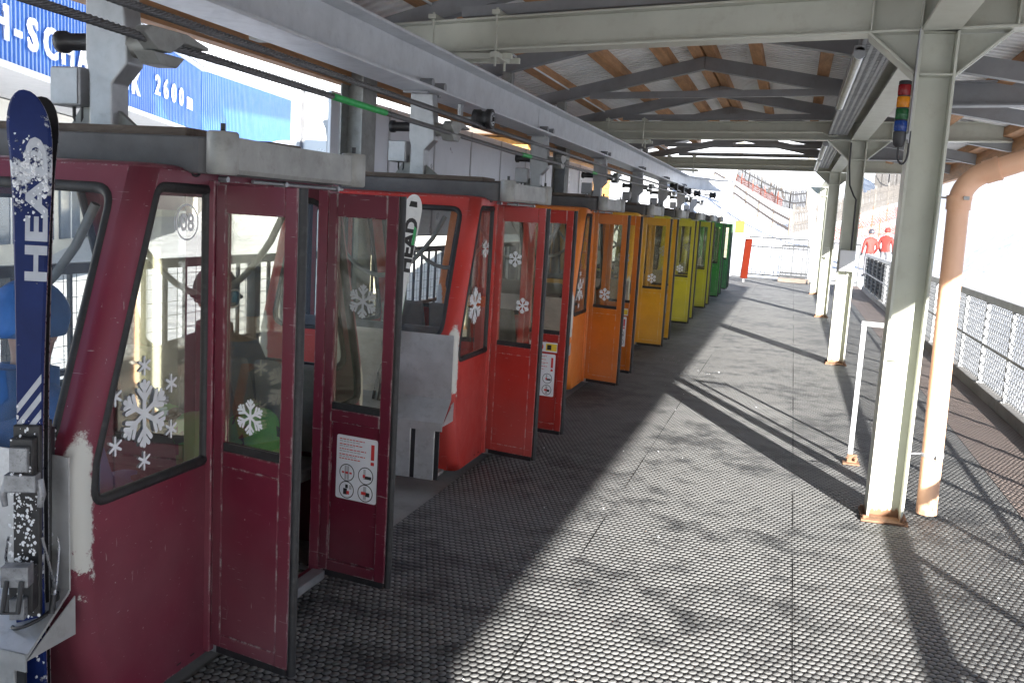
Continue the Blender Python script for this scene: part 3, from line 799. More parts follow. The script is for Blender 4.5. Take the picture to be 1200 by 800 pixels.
COLS = [('maroon', (.175, .016, .040)), ('red', (.50, .035, .026)), ('orange', (.76, .21, .022)), ('amber', (.82, .43, .030)),
        ('yellow', (.74, .66, .055)), ('lime', (.62, .61, .055)), ('green', (.055, .30, .065)), ('deep_green', (.05, .24, .07))]
PAINT = [cabin(c, n) for n, c in COLS]
P0, PR0, PD0 = PAINT[0]

cab = empty('gondola_cabin')
# --- shell
mb = MB()
zs = [p[0] for p in PROF[:-1]] + [1.1, 1.35, 1.6, 1.825]
side = [(-(ay(z) - RC), z) for z in zs] + [((ay(z) - RC), z) for z in reversed(zs)]
door_hole = [(-.315, .09), (.485, .09), (.485, 1.80), (-.315, 1.80)]
far_hole = [(-.315, .09), (.315, .09), (.315, 1.80), (-.315, 1.80)]
for sx in (1, -1):
    mb.holed(side, [[(y, z) for y, z in (QF if sx > 0 else QW)], [(-y, z) for y, z in QW], door_hole if sx > 0 else far_hole], lambda y, z: (sx * B, y, z))
for sxx in (1, -1):
    for syy in (1, -1):
        rows = []
        for z in zs:
            rows.append([(sxx * (B - RC + RC * math.cos(a)), syy * (ay(z) - RC + RC * math.sin(a)), z) for a in [PI / 2 * j / 6 for j in range(7)]])
        vs = sum(rows, []); mb.add(vs, [(i * 7 + j, i * 7 + j + 1, i * 7 + 8 + j, i * 7 + 7 + j) for i in range(len(zs) - 1) for j in range(6)], None, True)
EW = fillet([(-.595, 1.755), (-.60, .93), (.60, .93), (.595, 1.755)], [.07, .10, .10, .07], 5)
for syy in (1, -1):
    zl = [z for z in zs if z <= .90]
    vs = []
    for z in zl: vs += [(-(B - RC), syy * ay(z), z), (B - RC, syy * ay(z), z)]
    mb.add(vs, [(2 * i, 2 * i + 1, 2 * i + 3, 2 * i + 2) for i in range(len(zl) - 1)])
    mb.holed([(-(B - RC), .90), (B - RC, .90), (B - RC, 1.1), (B - RC, 1.35), (B - RC, 1.6), (B - RC, 1.825), (-(B - RC), 1.825), (-(B - RC), 1.6), (-(B - RC), 1.35), (-(B - RC), 1.1)], [EW], lambda x, z: (x, syy * ay(z), z))
o = mb.build('body', PR0, cab, weld=True, solid=.022)
# --- roof cap
mb = MB(); rows = []
for (z, g) in ((1.826, 0), (1.836, -.012), (1.843, -.05), (1.847, -.18), (1.848, -.45)):
    a0, b0_ = ay(1.825) + g, B + g
    r_ = max(.02, RC + g * .5); ring = []
    for qx, qy, a1 in ((1, 1, 0), (-1, 1, PI / 2), (-1, -1, PI), (1, -1, 1.5 * PI)):
        for j in range(5): a = a1 + PI / 2 * j / 4; ring.append((qx * (b0_ - r_) + r_ * math.cos(a), qy * (a0 - r_) + r_ * math.sin(a), z))
    rows.append(ring)
n = 20; mb.add(sum(rows, []), [(i * n + j, i * n + (j + 1) % n, (i + 1) * n + (j + 1) % n, (i + 1) * n + j) for i in range(len(rows) - 1) for j in range(n)] + [tuple(range(4 * n, 5 * n)), tuple(reversed(range(n)))], None, True)
mb.build('roof', P0, cab)
# --- floor
mb = MB(); mb.box((-B + .02, -.80, .045), (B - .014, .80, .085), M['galv_dull'])
for i in range(16):
    for j in range(14):
        x = -.62 + i * .085; y = -.50 + j * .078; mb.box((x, y, .0852), (x + .05, y + .022, .0895), M['cabin_inside'])
mb.build('floor', None, cab)
mb = MB(); mb.box((B + .012, -.312, .055), (B + .075, .482, .095)); mb.build('threshold', M['galv'], cab, bevel=.005)
for ya_, yb2 in ((-.345, -.314), (.484, .512)):
    mb = MB(); mb.box((B - .012, ya_, .07), (B + .036, yb2, 1.80)); mb.build('door_jamb', P0, cab, bevel=.004)
# --- windows
def window(loop, f, gmat, gr=.015):
    mb = MB(); mb.add([f(*p) for p in loop], [tuple(range(len(loop)))]); g = mb.build('window', gmat, cab, recalc=False)
    mb = MB(); mb.tube([f(*p) for p in loop], gr, 8, closed=True); mb.build('gasket', M['black_rubber'], g)
    return g
wins = {}
for sx in (1, -1):
    for s2 in (1, -1):
        wins[(sx, s2)] = window([(s2 * y, z) for y, z in (QF if sx > 0 and s2 > 0 else QW)], lambda y, z: (sx * B, y, z), M['glass'], .019)
for s2 in (1, -1): wins[(0, s2)] = window(EW, lambda x, z: (x, s2 * ay(z), z), M['glass_end'], .019)
# closed far-side door panel with its pane
mb = MB(); DW = fillet([(-.25, .86), (.25, .86), (.25, 1.70), (-.25, 1.70)], .03, 3)
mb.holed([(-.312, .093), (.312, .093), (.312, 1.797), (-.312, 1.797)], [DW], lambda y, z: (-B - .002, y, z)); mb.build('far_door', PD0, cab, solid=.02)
window(DW, lambda y, z: (-B - .002, y, z), M['glass'], .012)
# --- benches
for s2 in (1, -1):
    mb = MB(); mb.hexa([(-.60, s2 * .42, .46), (.60, s2 * .42, .46), (.60, s2 * .86, .44), (-.60, s2 * .86, .44), (-.60, s2 * .42, .52), (.60, s2 * .42, .52), (.60, s2 * .86, .50), (-.60, s2 * .86, .50)])
    st = mb.build('seat', M['seat'], cab, bevel=.02)
    for xx in (-.39, .01, .40):
        mb = MB(); y0, y1 = s2 * .80, s2 * .845
        mb.hexa([(xx - .19, y0 - s2 * .0, .53), (xx + .19, y0, .53), (xx + .19, y1 + s2 * .03, .53), (xx - .19, y1 + s2 * .03, .53), (xx - .17, y0 - s2 * .10, .98), (xx + .17, y0 - s2 * .10, .98), (xx + .17, y1 - s2 * .09, .98), (xx - .17, y1 - s2 * .09, .98)])
        mb.build('backrest', M['seat'], st, bevel=.02)
    mb = MB(); mb.box((-.60, s2 * .47, .09), (.60, s2 * .50, .455)); mb.build('seat_panel', M['cabin_inside'], st)
    mb = MB(); mb.bar((.55, s2 * .40, .44), (.55, s2 * .22, .12), .05, .012, up=(1, 0, 0)); mb.build('seat_brace', M['galv'], st)
    # curved grab bar across the end
    mb = MB(); mb.tube([(-.45 + .9 * t / 12, s2 * (.60 + .03 * math.sin(PI * t / 12)), 1.70 - .42 * math.sin(PI * t / 12) ** .8) for t in range(13)], .016, 8); mb.build('grab_bar', M['galv_dull'], cab)
# --- door track above the opening
mb = MB(); mb.box((B - .06, -.44, 1.803), (B - .02, .60, 1.818)); mb.cyl((B + .03, -.10, 1.808), (B + .03, .62, 1.808), .007, 8)
for y in (-.28, .12, .56): mb.cyl((B - .01, y, 1.808), (B + .045, y, 1.808), .011, 8)
mb.build('door_rail', M['galv'], cab)
mb = MB(); mb.tube([(B + .012, -.42 + .02 * math.cos(a), 1.818 + .006 * math.sin(a)) for a in [2 * PI * j / 12 for j in range(12)]], .004, 6, closed=True); mb.build('lock_slot', M['black_rubber'], cab)

# --- door leaves
LW, Z0, Z1 = .365, .10, 1.79
def leaf(s2, ang):
    """s2=-1: hinged at the near jamb, s2=1: hinged at the far jamb; both stand open, outside faces away from the opening"""
    hinge = Vector((B + .040, -.322 if s2 < 0 else .500, 0)); LW = .365 if s2 < 0 else .352
    d = Vector((math.cos(ang), math.sin(ang), 0)); nrm = Vector((-d.y, d.x, 0)) * s2      # nrm = outside face of the leaf
    def f(u, z, w_=0.): q = hinge + d * u + nrm * w_; return (q.x, q.y, z)
    def bx(mb, u0, u1, z0, z1, w0, w1): mb.hexa([f(u0, z0, w0), f(u1, z0, w0), f(u1, z0, w1), f(u0, z0, w1), f(u0, z1, w0), f(u1, z1, w0), f(u1, z1, w1), f(u0, z1, w1)])
    T = .016
    mb = MB()
    bx(mb, 0, .045, Z0, Z1, -T, T); bx(mb, LW - .055, LW, Z0, Z1, -T, T)
    bx(mb, .045, LW - .055, Z1 - .10, Z1, -T, T); bx(mb, .045, LW - .055, Z0, Z0 + .05, -T, T); bx(mb, .045, LW - .055, .79, .845, -T, T)
    bx(mb, .045, LW - .055, Z0 + .05, .79, -.004, T - .001)
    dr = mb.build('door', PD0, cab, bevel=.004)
    dr['label'] = 'open door leaf hinged at the near jamb' if s2 < 0 else 'open door leaf hinged at the far jamb, inside face with a notice'
    mb = MB(); bx(mb, .045, LW - .055, .845, Z1 - .10, -.003, .003); mb.build('pane', M['glass'], dr, recalc=True)
    mb = MB(); bx(mb, .045, LW - .055, .845, .875, -.010, -.0035); bx(mb, .045, LW - .055, .845, .875, .0035, .010); mb.build('pane_seal', M['black_rubber'], dr)
    mb = MB(); mb.tube([f(LW + .010, z, 0) for z in (Z0 - .02, Z0 + .3, .8, 1.3, Z1)], .0155, 10)
    mb.build('edge_seal', M['black_rubber'], dr)
    mb = MB(); bx(mb, LW, LW + .008, Z0, Z1, -.012, .012); mb.build('edge_strip', M['galv'], dr)
    mb = MB(); bx(mb, .02, LW - .01, Z0 - .03, Z0 - .001, -.006, .006); mb.build('bottom_brush', M['black_rubber'], dr)
    for z in (.3, 1.0, 1.6): mb = MB(); mb.cyl(f(-.004, z, 0), f(-.004, z + .09, 0), .011, 10); mb.build('hinge', M['galv'], dr)
    return dr, f
leaf1, f1 = leaf(-1, rad(-11)); leaf2, f2 = leaf(1, rad(-8))

# --- vinyl: snowflakes, notices
def snowflake(mb, f, c, r, mat, w=.0, lift=.0035, arms=6, br=2):
    k = 0
    def strip(a, b, wd, off):
        d = (Vector(b) - Vector(a)).normalized(); n_ = Vector((-d.y, d.x)) * wd / 2
        capn = 4; out = []
        for j in range(capn + 1): t = -PI / 2 + PI * j / capn; out.append(Vector(b) + d * math.cos(t) * wd / 2 + n_ * math.sin(t))
        for j in range(capn + 1): t = PI / 2 + PI * j / capn; out.append(Vector(a) + d * math.cos(t) * wd / 2 + n_ * math.sin(t))
        mb.add([f(c[0] + p.x, c[1] + p.y, off) for p in out], [tuple(range(len(out)))], mat)
    wd = r * (.135 if not w else w)
    for i in range(arms):
        a = PI / 2 + 2 * PI * i / arms; e = Vector((math.cos(a), math.sin(a))) * (r - wd / 2)
        sgn = 1 if lift > 0 else -1
        strip((0, 0), e, wd, lift + sgn * .0002 * i)
        for b_, L_ in ((.45, .40), (.74, .24))[:br]:
            for s_ in (-1, 1):
                p = e * b_; q = p + Vector((math.cos(a + s_ * .72), math.sin(a + s_ * .72))) * r * L_
                k += 1; strip(p, q, wd * .92, lift + sgn * (.0014 + .00012 * k))
def notice(mb, f, u0, u1, z0, z1, w0):
    """white safety notice: red lines of type, a red exclamation mark and four round pictograms"""
    sg = 1 if w0 > 0 else -1
    def quad(a, b, c, d, off, m): mb.add([f(a, c, off), f(b, c, off), f(b, d, off), f(a, d, off)], [(0, 1, 2, 3)], m)
    W, H = u1 - u0, z1 - z0
    pl = fillet([(u0, z0), (u1, z0), (u1, z1), (u0, z1)], .012, 3)
    mb.add([f(*p, w0) for p in pl], [tuple(range(len(pl)))], M['white_vinyl'])
    o1 = w0 + sg * .0006
    U = lambda t: u0 + W * t
    Z = lambda t: z0 + H * t
    ex = (.84, .92)
    quad(U(ex[0]), U(ex[1]), Z(.68), Z(.92), o1, M['sticker_red']); quad(U(ex[0]), U(ex[1]), Z(.60), Z(.65), o1, M['sticker_red'])
    for i, (t, l) in enumerate(((.94, .60), (.905, .50), (.86, .55), (.83, .36), (.785, .64), (.75, .52), (.70, .62), (.67, .40), (.635, .50))):
        m = M['sticker_red'] if i % 2 == 0 else M['sticker_grey']; x = .07
        while x < l + .07:
            ww = random.uniform(.035, .09); quad(U(x), U(min(x + ww, l + .08)), Z(t - .007), Z(t + .007), o1, m); x += ww + .018
    for ci, (cx, cz) in enumerate(((.27, .42), (.73, .42), (.27, .15), (.73, .15))):
        r = W * .185; c0 = (U(cx), Z(cz))
        circ = lambda r_, off, m: mb.add([f(c0[0] + r_ * math.cos(a), c0[1] + r_ * math.sin(a), off) for a in [2 * PI * j / 24 for j in range(24)]], [tuple(range(24))], m)
        circ(r, o1, M['sticker_black']); circ(r * .9, o1 + sg * .0004, M['white_vinyl'])
        o2 = o1 + sg * .0009; o3 = o2 + sg * .0004
        q = lambda a, b, c, d, m, off=o2: quad(c0[0] + r * a, c0[0] + r * b, c0[1] + r * c, c0[1] + r * d, off, m)
        if ci == 0: q(-.3, -.04, -.8, .8, M['sticker_grey']); q(.04, .3, -.8, .8, M['sticker_grey']); q(-.66, -.34, -.1, .1, M['sticker_red']); q(.34, .66, -.1, .1, M['sticker_red']); q(-.2, .2, -.12, .12, M['sticker_red'], o3)
        elif ci == 1: q(-.3, .0, -.4, .75, M['sticker_grey']); q(-.1, .75, -.35, .0, M['sticker_black'], o3); q(-.35, -.05, -.2, .15, M['sticker_red'], o3 + sg * .0004)
        elif ci == 2: q(-.15, .2, .2, .6, M['sticker_black']); q(-.4, .1, -.55, .15, M['sticker_black'], o3); q(.05, .4, -.5, -.1, M['sticker_red'], o3 + sg * .0004); q(.35, .7, .1, .6, M['sticker_grey'])
        else: q(-.25, .15, -.75, .75, M['sticker_grey']); q(.05, .6, -.35, .1, M['sticker_black'], o3); q(-.5, .1, -.2, .15, M['sticker_red'], o3 + sg * .0004)
fw_q = lambda y, z, w_=0.: (B + w_, y, z)
def decals(flakes, body_only=False):
    pass
# group A: flakes of the first cabin
def add_decal(parent, name, fn, label=None):
    mb = MB(); fn(mb); o = mb.build(name, None, parent, recalc=False)
    if label: o['label'] = label
    return o
proto_decals = []
wq = wins[(1, -1)]
def big_flake(mb):
    c = (-.668, 1.035); snowflake(mb, fw_q, c, .115, M['white_vinyl'], .15)
    for i in range(6): a = PI / 2 + PI / 3 * i - .0; snowflake(mb, fw_q, (c[0] + .158 * math.cos(a), c[1] + .158 * math.sin(a)), .033, M['white_vinyl'], .28, .0035, 6, 0)
proto_decals.append(add_decal(wq, 'snowflake_decal', big_flake, 'large white snowflake with six small ones around it'))
proto_decals.append(add_decal(leaf1, 'snowflake_decal', lambda mb: snowflake(mb, f1, (.165, .985), .066, M['white_vinyl'], .15, .0045)))
proto_decals.append(add_decal(leaf2, 'snowflake_decal', lambda mb: snowflake(mb, f2, (.185, 1.335), .075, M['sticker_grey'], .15, -.0045)))  # grey instead of white: backlit shade painted into the flake
proto_decals.append(add_decal(leaf2, 'safety_notice', lambda mb: notice(mb, f2, .075, .29, .445, .735, -.0055), 'white safety notice with red type, exclamation mark and four round pictograms'))
# cabin number in a ring
def number(mb):
    c = (-.452, 1.655)
    for r0, r1 in ((.056, .062), (.041, .0435)):
        vs = []
        for j in range(32): a = 2 * PI * j / 32; vs += [fw_q(c[0] + r0 * math.cos(a), c[1] + r0 * math.sin(a), .0035), fw_q(c[0] + r1 * math.cos(a), c[1] + r1 * math.sin(a), .0035)]
        if r0 > .045: mb.add(vs, [(2 * j, 2 * j + 1, (2 * j + 3) % 64, (2 * j + 2) % 64) for j in range(32)], M['white_vinyl'])
    text_into(mb, '08', .082, lambda u, v, w_: fw_q(c[0] + u, c[1] - .028 + v, .0035 + w_), .0006, M['white_vinyl'], .0018, .92)
num = add_decal(wq, 'cabin_number', number, 'cabin number 08 in a white ring')

# --- bumper frame on the roof
def rrect(a, b, r, z, n=6):
    ring = []
    for qx, qy, a1 in ((1, 1, 0), (-1, 1, PI / 2), (-1, -1, PI), (1, -1, 1.5 * PI)):
        for j in range(n + 1): t = a1 + PI / 2 * j / n; ring.append((qx * (b - r) + r * math.cos(t), qy * (a - r) + r * math.sin(t), z))
    return ring
mb = MB()
BX, BYH, zb0, zb1 = .79, .46, 1.820, 1.942
out = rrect(BYH, BX, .07, 0); n = len(out)
inn = rrect(BYH - .03, BX - .03, .045, 0)
vs = [(x, y, zb0) for x, y, _ in out] + [(x, y, zb1) for x, y, _ in out] + [(x, y, zb0) for x, y, _ in inn] + [(x, y, zb1) for x, y, _ in inn]
fs = []
for i in range(n):
    j = (i + 1) % n; fs += [(i, j, n + j, n + i), (2 * n + j, 2 * n + i, 3 * n + i, 3 * n + j), (n + i, n + j, 3 * n + j, 3 * n + i), (j, i, 2 * n + i, 2 * n + j)]
mb.add(vs, fs, M['bumper'], False)
mb.box((-BX + .03, -BYH + .03, zb0 + .058), (BX - .03, BYH - .03, zb0 + .074), M['bumper'])
bf = mb.build('roof_bumper', None, cab, bevel=.006)
# side rubbing rails: concave slab between two upright rollers
for sx in (1, -1):
    mb = MB(); rows = []
    for t in range(13):
        q = t / 12; y = -.44 + .95 * q; x = BX + .055 - .035 * math.sin(PI * q)
        rows += [(sx * (BX + .003), y, zb0 + .006), (sx * x, y, zb0 + .006), (sx * (x + .006), y, zb0 + .02), (sx * x, y, zb1 + .006), (sx * (BX + .003), y, zb1 + .006)]
    mb.add(rows, [(5 * i + j, 5 * i + (j + 1) % 5, 5 * i + 5 + (j + 1) % 5, 5 * i + 5 + j) for i in range(12) for j in range(5)] + [(4, 3, 2, 1, 0), (60, 61, 62, 63, 64)], M['bumper_side'])
    mb.build('rubbing_rail', None, bf)
    for y in (-.445, .515):
        mb = MB(); mb.tube([(sx * (BX + .035), y, zb0), (sx * (BX + .035), y, zb0 + .006), (sx * (BX + .035), y, zb1 + .012), (sx * (BX + .035), y, zb1 + .018)], [.045, .052, .052, .046], 18, M['bumper_side'])
        mb.cyl((sx * (BX + .035), y, zb1 + .018), (sx * (BX + .035), y, zb1 + .045), .009, 8, M['black_plastic']); mb.build('corner_roller', None, bf)
mb = MB(); mb.box((-.70, -.36, zb1 + .003), (.62, -.10, zb1 + .036)); mb.box((-.66, .12, zb1 + .003), (.66, .36, zb1 + .030)); mb.build('roof_plank', M['old_wood'], bf, bevel=.004)
# --- hanger arm with grip, roller and terminal box
hg = MB()
hg.box((-.10, -.055, 1.895), (.10, .055, 1.935)); hg.prism([(-.055, 1.93), (.055, 1.93), (.055, 2.16), (.125, 2.235), (.125, 2.30), (.10, 2.56), (-.07, 2.56), (-.07, 2.25), (-.055, 2.19)], lambda u, v, w_: (u, w_, v), (-.05, .05))
ha = hg.build('hanger_arm', M['galv'], cab, bevel=.008)
mb = MB(); mb.prism([(-.22, 1.935), (-.055, 1.935), (-.055, 2.12), (-.09, 2.12)], lambda u, v, w_: (u, w_, v), (-.012, .012)); mb.build('gusset', M['galv_dull'], ha); mb = MB(); mb.prism([(.22, 1.935), (.055, 1.935), (.055, 2.06)], lambda u, v, w_: (u, w_, v), (-.012, .012)); mb.build('gusset', M['galv_dull'], ha)
mb = MB(); mb.tube([(.05, 0, 2.31), (.12, 0, 2.31), (.13, 0, 2.31), (.19, 0, 2.31), (.2, 0, 2.31)], [.05, .05, .042, .042, .03], 14)
mb.prism([(-.16, .0), (-.12, .032), (.10, .038), (.24, .012), (.24, -.002), (.08, .0), (.0, -.05), (-.08, -.05)], lambda u, v, w_: (.262 + w_, u, 2.335 + v), (-.035, .03))
mb.prism([(-.10, -.055), (.10, -.055), (.05, -.10), (-.05, -.10)], lambda u, v, w_: (.25 + w_, u, 2.335 + v), (-.06, .03))
mb.build('cable_grip', M['galv_dull'], ha, bevel=.004)
mb = MB(); mb.tube([(-.07, 0, 2.325), (-.20, 0, 2.325), (-.205, 0, 2.325), (-.235, 0, 2.325), (-.24, 0, 2.325)], [.034, .034, .044, .044, .036], 16); mb.build('guide_roller', M['black_plastic'], ha)
mb = MB(); mb.box((-.22, -.07, 2.07), (-.08, .05, 2.22)); tb = mb.build('terminal_box', M['galv'], ha, bevel=.006)
mb = MB(); mb.box((-.213, -.078, 2.077), (-.087, -.0702, 2.213)); mb.build('box_cover', M['galv'], tb)
mb = MB()
for a in (-.02, .02): mb.tube([(-.14 + a, -.01, 2.07), (-.14 + a, -.01, 2.03), (-.14 + a * .4, 0, 1.99), (-.12, .0, 1.945)], .007, 8)
mb.build('box_cable', M['black_plastic'], tb)
for s2 in (-1, 1):
    mb = MB()
    mb.box((-.09, s2 * .12 - .02, 2.552), (.09, s2 * .12 + .02, 2.566))
    mb.tube([(-.13, s2 * .12, 2.625), (-.10, s2 * .12, 2.625), (.10, s2 * .12, 2.625), (.13, s2 * .12, 2.625)], [.03, .03, .03, .03], 14)
    mb.build('trolley_wheel', M['dark_steel'], ha)

# --- ski rack on the near end
rk = MB(); yb = -(ay(.9)) - .022
rk.box((-.10, yb - .006, .56), (.70, yb, .97)); 
rk.hexa([(-.10, yb - .19, .435), (.72, yb - .19, .435), (.70, yb - .004, .555), (-.10, yb - .004, .555), (-.10, yb - .19, .447), (.72, yb - .19, .447), (.70, yb - .004, .567), (-.10, yb - .004, .567)])
rk.box((-.10, yb - .196, .40), (.72, yb - .190, .452))
for sx in (-.098, .716): rk.add([(sx, yb - .19, .43), (sx, yb - .004, .55), (sx, yb - .004, .43), (sx + .004, yb - .19, .43), (sx + .004, yb - .004, .55), (sx + .004, yb - .004, .43)], [(0, 1, 2), (5, 4, 3), (0, 3, 4, 1), (1, 4, 5, 2), (2, 5, 3, 0)])
rkb = rk.build('ski_rack', M['alu'], cab)
mb = MB()
for i in range(5):
    x0 = -.09 + i * .158; mb.box((x0, yb - .185, .085), (x0 + .128, yb - .155, .434)); mb.box((x0, yb - .155, .085), (x0 + .128, yb - .06, .10))
mb.box((-.09, yb - .188 + .012, .085), (.70, yb - .168, .43), M['black_plastic'])
mb.mats.insert(0, M['alu']); mb.m = [0 if i < 60 else 1 for i in range(len(mb.m))]
mb.build('ski_box', None, rkb, bevel=.004)
mb = MB(); mb.bar((.30, yb - .02, .12), (.66, yb - .02, .09), .10, .02); mb.build('rack_bracket', M['galv_dull'], rkb)
# --- the bucket that stands proud at the near corner of the first rack is part of the rack: done below per ski pair

# labels for each cabin
YC0, DY, CX = 3.17, 3.235, -2.66
LAB = ['dark maroon gondola cabin with number 08 and two riders inside, nearest the camera',
       'bright red gondola cabin behind the maroon one, its open door carrying a safety notice',
       'deep orange gondola cabin between the red cabin and the amber one',
       'amber gondola cabin standing behind the deep orange one',
       'bright yellow gondola cabin between the amber and the lime one',
       'lime yellow gondola cabin just in front of the green ones',
       'green gondola cabin behind the lime yellow one',
       'last green gondola cabin at the far end of the row']
YS = [YC0 + DY * i for i in range(8)]
YS[7] = YC0 + DY * 7 - .35
def descend(o):
    yield o
    for c in o.children: yield from descend(c)
cabs = []
sig_objs = [cab]
for i in range(8):
    if i == 0: c = cab
    else: c = copy_tree(cab)
    c.location = (CX, YS[i], 0); c.rotation_euler = (0, 0, 0)
    tag(c, LAB[i], 'gondola', 'gondola cabins lined up along the platform'); cabs.append(c)
rep = {P0.name: 0, PR0.name: 1, PD0.name: 2}
for i, c in enumerate(cabs):
    for o in list(descend(c)):
        if o.type != 'MESH': continue
        for sl_ in o.material_slots:
            if i and sl_.material and sl_.material.name in rep:
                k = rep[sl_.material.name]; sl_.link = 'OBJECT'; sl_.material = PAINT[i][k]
        nm = o.name.split('.')[0]
        if i and nm == 'cabin_number': bpy.data.objects.remove(o)
for i, c in enumerate(cabs):
    for o in c.children:
        if o.name.split('.')[0] == 'door' and i:
            near = o['label'].endswith('near jamb'); h = Vector((B + .04, -.322 if near else .500, 0)); a = rad(random.uniform(-4, 4) + (3 if near and i == 1 else 0))
            Rm = Matrix.Rotation(a, 3, 'Z'); o.location = h - Rm @ h; o.rotation_euler = (0, 0, a)
# cabin 2 wears other stickers: swap its decals
c1 = cabs[1]
for o in list(descend(c1)):
    if o.name.split('.')[0] == 'snowflake_decal':
        par = o.parent; isl1 = par.get('label', '').startswith('open door leaf hinged at the near'); isw = par.name.startswith('window')
        bpy.data.objects.remove(o)
        if isw: fl = [(fw_q, (-.46, 1.50), .062, .0035), (fw_q, (-.62, 1.13), .125, .0035)]
        elif isl1: fl = [(f1, (.15, 1.44), .055, .0045), (f1, (.225, 1.13), .055, .0045)]
        else: fl = []
        for ff, cc, rr, lf in fl: mb = MB(); snowflake(mb, ff, cc, rr, M['white_vinyl'], .16, lf); mb.build('snowflake_decal', None, par, recalc=False)
def strip_notice(mb):
    s = -.0055
    def quad(a, b, c, d, off, m): mb.add([f2(a, c, off), f2(b, c, off), f2(b, d, off), f2(a, d, off)], [(0, 1, 2, 3)], m)
    quad(.05, .285, .755, .84 - .06, s, M['white_vinyl']); quad(.05, .285, .755 - .05, .755, s, M['white_vinyl'])
    cx, cz, r = .14, .742, .030
    for rr, off, m in ((r, s - .0005, 'sticker_red'), (r * .72, s - .0009, 'white_vinyl')):
        mb.add([f2(cx + rr * math.cos(a), cz + rr * math.sin(a), off) for a in [2 * PI * j / 20 for j in range(20)]], [tuple(range(20))], M[m])
    mb.add([f2(cx - .022, cz + .016, s - .0013), f2(cx - .016, cz + .022, s - .0013), f2(cx + .022, cz - .016, s - .0013), f2(cx + .016, cz - .022, s - .0013)], [(0, 1, 2, 3)], M['sticker_red'])
    quad(.19, .28, .715, .77, s - .0005, M['sticker_yellow']); quad(.20, .235, .722, .76, s - .0009, M['sticker_black']); quad(.075, .10, .722, .765, s - .0005, M['sticker_red'])
for i in (1, 2):
    for o in list(descend(cabs[i])):
        if o.name.split('.')[0] == 'safety_notice':
            par = o.parent; bpy.data.objects.remove(o)
            mb = MB(); notice(mb, f2, .06, .275, .36, .69, -.0055); strip_notice(mb)
            q = mb.build('safety_notice', None, par, recalc=False); q['label'] = 'white safety notice with a strip of warning signs above it'
for i in range(3, 8):                        # too small to read further back
    for o in list(descend(cabs[i])):
        if o.name.split('.')[0] in ('snowflake_decal',) and i > 4: bpy.data.objects.remove(o)
#PEOPLE
# ------------------------------------------------------------------ people
def skin_figure(name, joints, links, root, parent, paint, mats, sub=2):
    """one continuous figure grown over a jointed skeleton; paint(co) picks the material slot of each face"""
    names = list(joints); me = bpy.data.meshes.new(name)
    me.from_pydata([joints[n][:3] for n in names], [(names.index(a), names.index(b)) for a, b in links], [])
    o = bpy.data.objects.new(name, me); COL.objects.link(o)
    o.modifiers.new('skin', 'SKIN'); sd = o.modifiers.new('smooth', 'SUBSURF'); sd.levels = sub; sd.render_levels = sub
    for i, n in enumerate(names):
        r = joints[n][3]; r = r if isinstance(r, tuple) else (r, r)
        me.skin_vertices[0].data[i].radius = r; me.skin_vertices[0].data[i].use_root = (n == root)
    dg = bpy.context.evaluated_depsgraph_get(); dg.update()
    m2 = bpy.data.meshes.new_from_object(o.evaluated_get(dg)); m2.name = name
    bpy.data.objects.remove(o)
    m2.materials.clear()
    for m in mats: m2.materials.append(m)
    for p in m2.polygons: p.material_index = paint(p.center); p.use_smooth = True
    o = bpy.data.objects.new(name, m2); COL.objects.link(o); o.parent = parent
    return o

